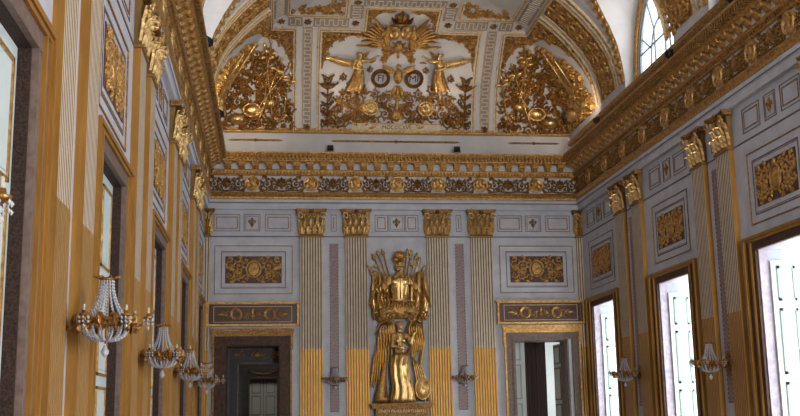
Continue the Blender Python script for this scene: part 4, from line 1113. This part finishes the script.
victory(6.32, 1.12, -1, 'gilded winged figure standing in profile, right of the wreathed letters MI on the vault')
def wreath(cx, m, txt, lab):
    root = empty('monogram_wreath'); tag(root, lab, 'wreath')
    r = vrel('E'); r.ringr(cx, m, .22, .05, .06, 0, 26)
    for k in range(26):
        a = 2*PI*k/26
        r.leaf(cx+.22*math.cos(a), m+.22*math.sin(a), a+1.2, .10, .025, .05, .02, .3); r.leaf(cx+.20*math.cos(a), m+.20*math.sin(a), a+2.0, .09, .022, .05, .03, -.3)
    r.build('laurel', 'goldd', root)
    p = VS('E')(cx, m, .02); q = VS('E')(cx, m+.1, .02); tilt = math.atan2(-(q[1]-p[1]), q[2]-p[2])
    text(txt, .27, 'letter', p, (PI/2+tilt, 0, 0), root, .01)
wreath(4.74, 1.50, 'FI', 'round gilt laurel wreath around the letters FI, left of the central stem on the vault')
wreath(5.66, 1.50, 'MI', 'round gilt laurel wreath around the letters MI, right of the central stem on the vault')
# central stem
r = vrel('E')
r.stroke([(5.22, .30+.1*i) for i in range(11)], [.05, .07, .04, .05, .08, .05, .04, .05, .07, .05, .04], .08)
r.dome(5.22, 1.56, .13, .13, 0, 12, 1.7); r.dome(5.22, 1.86, .07, .12, 0, 10)
for d in (-1, 1):
    for k in range(6): r.leaf(5.22+d*.08, 1.72, PI/2-d*(1.0+.14*k), .42-.04*k, .04, .05, .02, -d*.35)
    r.leaf(5.22+d*.05, 1.30, -PI/2+d*.35, .35, .06, .06, 0, -d*.3)
    r.spiral(5.22+d*.22, 1.02, .13, 1.5, d, PI, .022, .05); r.spiral(5.22+d*.20, .74, .14, 1.5, -d, PI/2, .024, .05)
r.palmette(5.22, .38, .30, .06, 0, 9, 2.8); r.rosette(5.22, .95, .12, .07)
o = r.build('candelabrum_ornament', 'gold', smooth=True); tag(o, 'gilt eagle-topped stem between the two wreathed monograms on the vault', 'gilt ornament')
# crown and double arms with banners
root = empty('crowned_arms'); tag(root, 'large gilded crown over twin shields with banners at the top of the central vault panel', 'coat of arms')
r = vrel('E')
for d in (-1, 1): r.dome(5.18+d*.16, 2.92, .17, .13, 0, 16, 1.45); r.ringr(5.18+d*.16, 2.92, .15, .022, .13, 0, 18, 1.45)
r.build('shield', 'goldh', root, True)
r = vrel('E')
r.dome(5.18, 3.44, .20, .16, 0, 14, .75); r.stroke([(4.98, 3.28), (5.08, 3.25), (5.28, 3.25), (5.38, 3.28)], .045, .15)
for k in range(5): r.leaf(5.0+.09*k, 3.30, PI/2+(2-k)*.22, .26, .03, .10, .08, 0); r.dome(4.99+.095*k, 3.33, .028, .16)
r.dome(5.18, 3.62, .05, .16); r.leaf(5.18, 3.6, PI/2, .14, .025, .12); r.build('crown', 'goldd', root)
for d, hx in ((-1, 4.84), (1, 5.53)):
    g0 = VS('E'); mb = MB(lambda x, y, z: g0(hx+x, 2.62+z, .10-y), False)
    head(mb, (0, -.03, .52), .75, -d*.5); limb(mb, [(0, 0, .44), (0, 0, .36), (d*.03, 0, .2), (d*.02, 0, .10)], [.05, .09, .085, .09])
    limb(mb, [(0, 0, .08), (d*.10, -.06, -.05), (d*.05, 0, -.2)], [.065, .05, .03]); limb(mb, [(-d*.04, 0, .08), (-d*.02, -.04, -.12), (0, 0, -.24)], [.065, .05, .03])
    limb(mb, [(-d*.06, 0, .36), (-d*.14, -.04, .30), (-d*.20, -.04, .40)], [.04, .035, .025]); hand(mb, (-d*.21, -.04, .42), (-d*.3, 0, 1), .8, (0, -1, 0))
    limb(mb, [(d*.06, 0, .36), (d*.15, -.03, .24), (d*.20, -.03, .14)], [.04, .035, .025]); hand(mb, (d*.21, -.03, .12), (d*.3, 0, -1), .8, (0, -1, 0))
    o = mb.build('cherub', 'gold', root, True); remesh(o, .012, 1)
r = vrel('E')
for d in (-1, 1):
    for k in range(9): r.leaf(5.18+d*.30, 2.58, PI/2-d*(.35+.17*k), .95-.035*k*abs(k-5), .055, .07, .02+.004*k, -d*.35)
    for k in range(5): r.leaf(5.18+d*.25, 2.50, PI/2-d*(.75+.2*k), .55, .06, .09, .05, -d*.3)
    r.leaf(5.18+d*.55, 2.42, 0 if d > 0 else PI, .62, .055, .05, 0, d*.15)
    r.leaf(5.18+d*.40, 2.62, PI/2-d*.35, .62, .07, .06, .02, -d*.1)
    r.spiral(5.18+d*.30, 2.36, .14, 1.4, -d, PI/2, .03, .06)
    for k in range(4): r.leaf(5.18+d*.2, 2.3, -PI/2+d*(.3+.3*k), .26, .04, .05, 0, d*.3)
    r.rosette(5.18+d*.38, 2.05, .12, .06)
r.palmette(5.18, 2.42, .34, .07, 0, 9, 5.6, -PI/2); r.dome(5.18, 2.45, .14, .15, 0, 14); r.build('banners', 'gold', root)
# side plants
def thyrsus(cx, lab, d):
    r = vrel('E'); r.q = .8
    r.stroke([(cx, .1+.14*i) for i in range(11)], .028, .06)
    for k in range(6): a = .15+.25*k; r.leaf(cx, a, PI/2+.6, .26, .05, .06, 0, .5); r.leaf(cx, a, PI/2-.6, .26, .05, .06, 0, -.5)
    for a in (2.5, 1.9, 1.25, .6): r.leaf(cx, 1.15, a, .38, .035, .05, .02, 0); r.dome(cx+.32*math.cos(a), 1.15+.32*math.sin(a), .035, .05)
    for x, y, q in ((.10, .35, .14), (-.12, .62, .13), (.12, .85, .10), (-.10, .18, .12)): r.spiral(cx+d*x, y, q, 1.4, 1, 0, .024, .05)
    r.spiral(cx+d*.36, .28, .18, 1.6, d, PI, .028, .06); r.spiral(cx+d*.30, .62, .12, 1.4, -d, PI, .022, .05)
    o = r.build('foliate_standard', 'goldd'); tag(o, lab, 'gilt ornament')
thyrsus(3.30, 'dark gilt foliate standard with crossed tips, far left in the central vault panel', 1)
thyrsus(7.12, 'dark gilt foliate standard with crossed tips, far right in the central vault panel', -1)
# bosses
for cx, q in ((4.48, 'left'), (6.02, 'right')):
    r = vrel('E'); r.dome(cx, .66, .21, .12, 0, 18); r.ringr(cx, .66, .20, .035, .10, 0, 22); r.dome(cx, .68, .08, .18, 0, 10)
    for k in range(12): r.leaf(cx, .66, 2*PI*k/12, .20, .03, .05, .08, 0)
    o = r.build('gilt_shield', 'goldh', smooth=True); tag(o, 'round bright gilt shield among scrolls, %s of the central stem on the vault' % q, 'shield')
# scroll foliage at the bottom, left and right halves
for d, q in ((-1, 'left'), (1, 'right')):
    r = vrel('E'); r.q = .8; X_ = lambda x: 5.2+d*x
    for x, m, R_, dd in ((.32, .50, .17, 1), (.36, .95, .15, -1), (.62, 1.05, .13, 1), (1.00, .45, .17, -1), (1.06, .86, .18, 1), (1.28, .50, .16, 1), (1.45, .30, .17, -1), (1.40, .95, .16, -1), (1.62, .62, .15, 1),
                        (1.75, .26, .20, 1), (.60, .32, .14, -1), (.98, 1.22, .13, -1), (1.30, 1.28, .12, 1), (.16, .62, .12, -1), (1.95, .5, .13, -1), (.78, 1.75, .08, 1), (1.5, 1.5, .10, 1)):
        r.spiral(X_(x), m, R_, 1.6, d*dd, PI/2 if dd > 0 else -PI/2, R_*.17, .06)
    foliage(r, [(X_(.1), .24), (X_(1.9), .22), (X_(1.7), .95), (X_(1.0), 1.3), (X_(.5), .9), (X_(.1), .8)], 46, .13, 40 if d < 0 else 41, .06, .25)
    for k in range(3): r.dome(X_(.72+.05*k), .42+.05*k, .05, .09); r.leaf(X_(.85), .5, PI/2-d*.4*k, .3, .06, .06)
    r.leaf(X_(.78), 2.02, PI/2-d*1.3, .2, .03, .04); r.leaf(X_(.78), 1.95, PI/2+d*1.3, .2, .03, .04)
    o = r.build('scroll_foliage', ['gold']); tag(o, 'mass of gilt scrolls filling the lower %s half of the central vault panel' % q, 'gilt ornament')
root = empty('inscribed_banner'); tag(root, 'long pale inscribed tablet along the foot of the central vault panel', 'tablet')
r = vrel('E'); r.stroke(resample([(3.98, .12), (6.42, .12)]), .095, .05, flat=True, mi=0); r.build('tablet', 'cream', root)
r = vrel('E'); r.stroke(resample([(3.95, .225), (6.45, .225)]), .014, .07, flat=True); r.stroke(resample([(3.95, .02), (6.45, .02)]), .02, .07, flat=True)
r.leaf(4.62, .12, PI, .2, .035, .02, .05); r.leaf(5.78, .12, 0, .2, .035, .02, .05); r.build('border', 'gold', root)
p = VS('E')(5.2, .12, .055); text('MDCCCXVI', .15, 'letter', p, (PI/2, 0, 0), root, .004)

# ---- corner trophies
def trophy(sd, P, seed, lab, bright):
    root = empty('corner_trophy'); tag(root, lab, 'gilt trophy')
    g = random.Random(seed)
    # end-wall part
    for side, poly, nn, nm in (('E', P([(.45, .04), (2.30, .04), (2.28, .9), (2.12, 1.25), (2.18, 1.75), (1.95, 1.9), (1.75, 2.35), (1.45, 2.35), (1.0, 1.9), (.72, 1.4), (.5, .9)]), 120, 'arms_and_scrolls'),
                               (sd, [(.45, .04), (2.75, .04), (2.60, .6), (2.35, 1.1), (2.10, 1.6), (1.85, 2.1), (1.62, 2.5), (1.5, 2.45), (1.0, 1.9), (.72, 1.4), (.5, .9)], 110, 'arms_and_flags')):
        r = vrel(side); r.q = .8
        foliage(r, poly, nn, .17, seed+(3 if side == 'E' else 4), .11, .5)
        r.build(nm, 'gold', root)
    # spears, drums and standards
    r = vrel('E')
    X_ = (lambda x: x) if sd == 'L' else (lambda x: W-x)
    d = 1 if sd == 'L' else -1
    for (x0, m0, x1, m1) in ((1.2, .3, 2.20, 1.75), (1.4, .2, 2.0, 1.9), (1.55, .5, 1.75, 2.45), (1.8, .3, 1.62, 2.3), (2.1, .5, 2.28, 1.5)):
        L = math.hypot(x1-x0, m1-m0); r.stroke([(X_(x0+(x1-x0)*i/8), m0+(m1-m0)*i/8) for i in range(9)], .022, .05, .08)
        a = math.atan2(m1-m0, d*(x1-x0)); r.leaf(X_(x1), m1, a, .2, .045, .05, .08); r.leaf(X_(x1-(x1-x0)*.12), m1-(m1-m0)*.12, a+1.3, .22, .06, .05, .08); r.leaf(X_(x1-(x1-x0)*.15), m1-(m1-m0)*.15, a-1.3, .22, .06, .05, .08)
    r.spiral(X_(1.62), 1.42, .26, 1.9, d, 0, .04, .10); r.spiral(X_(2.0), .42, .18, 1.7, -d, 1, .03, .10); r.spiral(X_(1.90), 1.05, .15, 1.6, -d, 2, .028, .09)
    r.dome(X_(1.25), .55, .27, .22, .04, 16, .8); r.dome(X_(.85), .30, .24, .22, .04, 16, .7); r.dome(X_(1.75), .75, .15, .16, .04, 14); r.ringr(X_(1.25), .55, .24, .03, .16, .04, 20, .8)
    r.build('drums_and_spears', 'goldh', root, True)
    r = vrel(sd)
    for k in range(7): r.stroke([(.9+.05*k, .2), (1.3+.06*k, .9), (1.5+.1*k, 1.6)], [.012, .022, .012], .05, .06)
    r.dome(1.1, .35, .28, .24, .03, 16, .8); r.dome(1.7, .45, .22, .2, .03, 16, .9); r.dome(2.15, .30, .17, .16, .03, 14)
    r.stroke([(1.9, .2), (1.75, 2.35)], .016, .05, .06); r.stroke([(2.3, .2), (1.9, 1.9)], .016, .05, .06)
    for x_, m_ in ((1.0, 1.1), (1.35, 1.35), (1.6, 1.75), (2.0, 1.0), (1.45, .8)): r.dome(x_, m_, .10, .14, .04, 12); r.rosette(x_+.12, m_-.12, .13, .12)
    r.build('cannon_and_flags', 'goldh', root, True)
trophy('L', lambda q: q, 101, 'gilded trophy of arms and scrolls in the arched left corner panel of the vault', 1)
trophy('R', mx, 202, 'gilded trophy of arms and scrolls in the arched right corner panel of the vault', 0)

# ------------------------------------------------------------------ crystal wall sconces
def make_sconce(name='wall_sconce'):
    root = empty(name); tag(root, cat='wall light')
    r = Rel(); r.palmette(0, .05, .22, .03, 0, 7, 2.4); r.palmette(0, -.05, .20, .03, 0, 5, 1.8, -PI/2); r.dome(0, 0, .08, .05, 0, 12); r.build('back_plate', 'bronze', root)
    mb = MB(); cy = -.38
    mb.tube([(0, -.02, -.02), (0, -.08, -.07), (0, -.14, -.05), (0, -.19, 0)], [.018, .022, .02, .018], 7)
    for q in (-1, 1): mb.tube([(q*.03, -.02, .0), (q*.10, -.10, -.06), (q*.14, -.18, .0), (q*.10, -.22, .03)], .011, 6)
    mb.build('bracket', 'bronze', root, True)
    mb = MB(); n = 28; R_ = .225
    mb.loft([[(rr_*math.cos(2*PI*k/n), cy+rr_*math.sin(2*PI*k/n), z) for k in range(n)] for rr_, z in ((R_, -.03), (R_+.02, -.02), (R_+.015, .0), (R_+.025, .02), (R_, .035), (R_-.01, .0), (R_, -.03))], cap=False)
    for k in range(14):
        a = 2*PI*k/14; c, s_ = math.cos(a), math.sin(a)
        rl = Rel(lambda u, v, h: ((R_+.02+h)*c-u*s_, cy+(R_+.02+h)*s_+u*c, v)); rl.leaf(0, -.05, PI/2, .13, .04, .04); rl.leaf(0, .03, -.4, .08, .02, .03); rl.leaf(0, .03, PI+.4, .08, .02, .03); rl.leaf(0, -.02, -PI/2, .07, .02, .03)
        b0 = len(mb.v); mb.v += rl.v; mb.f += [[b0+q for q in f_] for f_ in rl.f]; mb.mi += rl.mi
    ring = mb.build('gilt_ring', 'bronze', root)
    mb = MB(); mb.lathe([(.02, .36), (.06, .37), (.07, .385), (.05, .395), (.02, .40)], 12, 0, cy)
    for k in range(7):
        a = 2*PI*k/7; mb.tube([(.05*math.cos(a), cy+.05*math.sin(a), .385), (.085*math.cos(a), cy+.085*math.sin(a), .40), (.12*math.cos(a), cy+.12*math.sin(a), .395)], [.012, .012, .006], 5)
    mb.tube([(0, cy, .38), (0, cy, -.18)], .008, 6); mb.build('crown', 'bronze', root, True)
    def bead(mb, x, y, z, r_):
        mb.add([(x, y, z+r_*1.3), (x+r_, y, z), (x, y+r_, z), (x-r_, y, z), (x, y-r_, z), (x, y, z-r_*1.3)], [(0, 1, 2), (0, 2, 3), (0, 3, 4), (0, 4, 1), (5, 2, 1), (5, 3, 2), (5, 4, 3), (5, 1, 4)])
    for k in range(14):
        a = 2*PI*k/14+.1; mb = MB(); c, s_ = math.cos(a), math.sin(a)
        for i in range(13): t = i/12; q = .055+(.185-.055)*(t**2.0); bead(mb, q*c, cy+q*s_, .36-.34*t, .0125)
        mb.build('crystal_strand', 'crystal', root)
    for k in range(14):
        a = 2*PI*k/14; mb = MB(); c, s_ = math.cos(a), math.sin(a)
        for i in range(9): t = i/8; q = .195*math.cos(t*1.25); bead(mb, q*c, cy+q*s_, -.03-.12*math.sin(t*1.5), .015)
        mb.build('crystal_strand', 'crystal', root)
    mb = MB()
    for i in range(3): bead(mb, 0, cy, -.21-.035*i, .018)
    mb.lathe([(.004, -.30), (.03, -.27), (.036, -.245), (.02, -.22), (.004, -.20)], 8, 0, cy); mb.build('crystal_drop', 'crystal', root)
    for k, a in enumerate((-PI/2, -PI/2+.95, -PI/2-.95, -PI/2+1.95, -PI/2-1.95)):
        c, s_ = math.cos(a), math.sin(a); mb = MB(); q0, q1 = .21, .36
        mb.tube([(q0*c, cy+q0*s_, .0), ((q0+.06)*c, cy+(q0+.06)*s_, -.035), ((q0+.12)*c, cy+(q0+.12)*s_, -.01), (q1*c, cy+q1*s_, .03)], [.014, .012, .011, .010], 6)
        mb.lathe([(.01, .02), (.04, .035), (.045, .05), (.02, .055), (.018, .08)], 10, q1*c, cy+q1*s_)
        ar = mb.build('arm', 'bronze', root, True)
        mb = MB(); mb.lathe([(.010, .08), (.010, .125), (.005, .13)], 8, q1*c, cy+q1*s_); mb.build('candle', 'candle', ar)
        mb = MB()
        for j in range(6):
            b_ = 2*PI*j/6; bead(mb, q1*c+.042*math.cos(b_), cy+q1*s_+.042*math.sin(b_), .02, .012); bead(mb, q1*c+.042*math.cos(b_), cy+q1*s_+.042*math.sin(b_), -.015, .010)
        bead(mb, q1*c, cy+q1*s_, -.05, .016); mb.build('crystal_fringe', 'crystal', ar)
    return root
sc = make_sconce()
for k in (3, 2, 1, 0, 4):
    put(sc, 'L', PC[k]+(.25 if k == 4 else 0), 2.44, ['smallest, farthest crystal sconce with gilt arms on the left wall, next to the end wall', 'crystal sconce with gilt arms on the left wall, just before the smallest and farthest one', 'crystal sconce on the left wall, second largest of those seen whole',
        'largest crystal sconce of beaded strands and gilt ring on the left wall', 'crystal sconce at the left edge of the picture, only its arm tip in view'][k])
for k in range(3): put(sc, 'R', PC[k], 2.46, ['dark gilt crystal sconce on the right wall pilasters nearest the end wall', 'dark gilt crystal sconce on the right wall between the second and third windows', 'crystal sconce on the right wall after the third window'][k])
for x, q in ((3.475, 'left'), (6.925, 'right')):
    o = put(sc, 'E', x, 2.56, 'small crystal sconce on the end wall marble strip %s of the trophy relief' % q)
    o.scale = (.92, .92, .82)

# ------------------------------------------------------------------ floodlights on the cornice
def make_flood():
    root = empty('floodlight'); tag(root, cat='floodlight')
    mb = MB(); mb.loft([[(-.08-e, y, z) for z in (.10-e, .22+e)]+[(.08+e, y, z) for z in (.22+e, .10-e)] for y, e in ((-.10, .0), (-.03, .03), (.05, .035), (.06, .02))]); mb.build('housing', 'black', root)
    mb = MB()
    for k in range(5): mb.box(-.07, .07, -.135, -.10, .10+.025*k, .11+.025*k)
    mb.build('cooling_fins', 'black', root)
    mb = MB(); mb.tube([(-.125, 0, .16), (-.13, 0, .03), (0, 0, .01), (.13, 0, .03), (.125, 0, .16)], .009, 5); mb.box(-.05, .05, -.05, .05, 0, .015); mb.build('yoke', 'black', root)
    return root
fld = make_flood()
def spot(loc, tgt, e, size=1.5):
    l = bpy.data.lights.new('floodlight_beam', 'SPOT'); l.energy = e; l.color = (1, .80, .55); l.spot_size = size; l.spot_blend = .8; l.shadow_soft_size = .08
    o = bpy.data.objects.new('floodlight_beam', l); C.objects.link(o); o.location = loc
    o.rotation_euler = (Vector(tgt)-Vector(loc)).to_track_quat('-Z', 'Y').to_euler()
FL = [('L', 8.37, .50, 8.72, 'black floodlight on the left cornice below the far edge of the first lunette'), ('L', 3.3, .50, 8.72, 'black floodlight on the left cornice near the corner, before the corner trophy'),
      ('E', 3.37, .54, 8.64, 'black floodlight on the end wall cornice, left of centre'), ('E', 6.85, .54, 8.64, 'black floodlight on the end wall cornice, right of centre'),
      ('R', 8.6, .52, 8.65, 'black floodlight on the right cornice in front of the arched window'), ('R', 11.6, .52, 8.65, 'black floodlight on the right cornice at the top edge of the picture'),
      ('R', 3.6, .52, 8.65, 'black floodlight on the right cornice near the corner, under the corner trophy')]
for sd, s_, d, z, lab in FL:
    o = put(fld, sd, s_, z, lab)
    dx = {'E': (0, -d), 'L': (d, 0), 'R': (-d, 0)}[sd]; o.location.x += dx[0]; o.location.y += dx[1]
    o.scale = (1, 1, 1) if sd == 'L' else (.72, .72, .8)
E3 = 60
spot((.75, -8.4, 8.95), (2.0, -5.5, 11.0), E3); spot((.75, -3.3, 8.95), (.7, -.6, 10.2), E3*1.3)
spot((3.37, -.95, 8.95), (4.2, -1.2, 11.5), E3*.7); spot((6.85, -.95, 8.95), (6.2, -1.2, 11.5), E3*.7)
spot((9.65, -8.6, 8.95), (8.8, -5.5, 11.2), E3); spot((9.65, -3.6, 8.95), (9.8, -1.0, 10.4), E3*1.0); spot((9.65, -11.6, 8.95), (9.2, -9.5, 11.2), E3)
for k in range(3): spot((.75, -13.5-5*k, 8.95), (3.5, -13.5-5*k, 11.8), E3); spot((9.65, -13.5-5*k, 8.95), (7, -13.5-5*k, 11.8), E3)
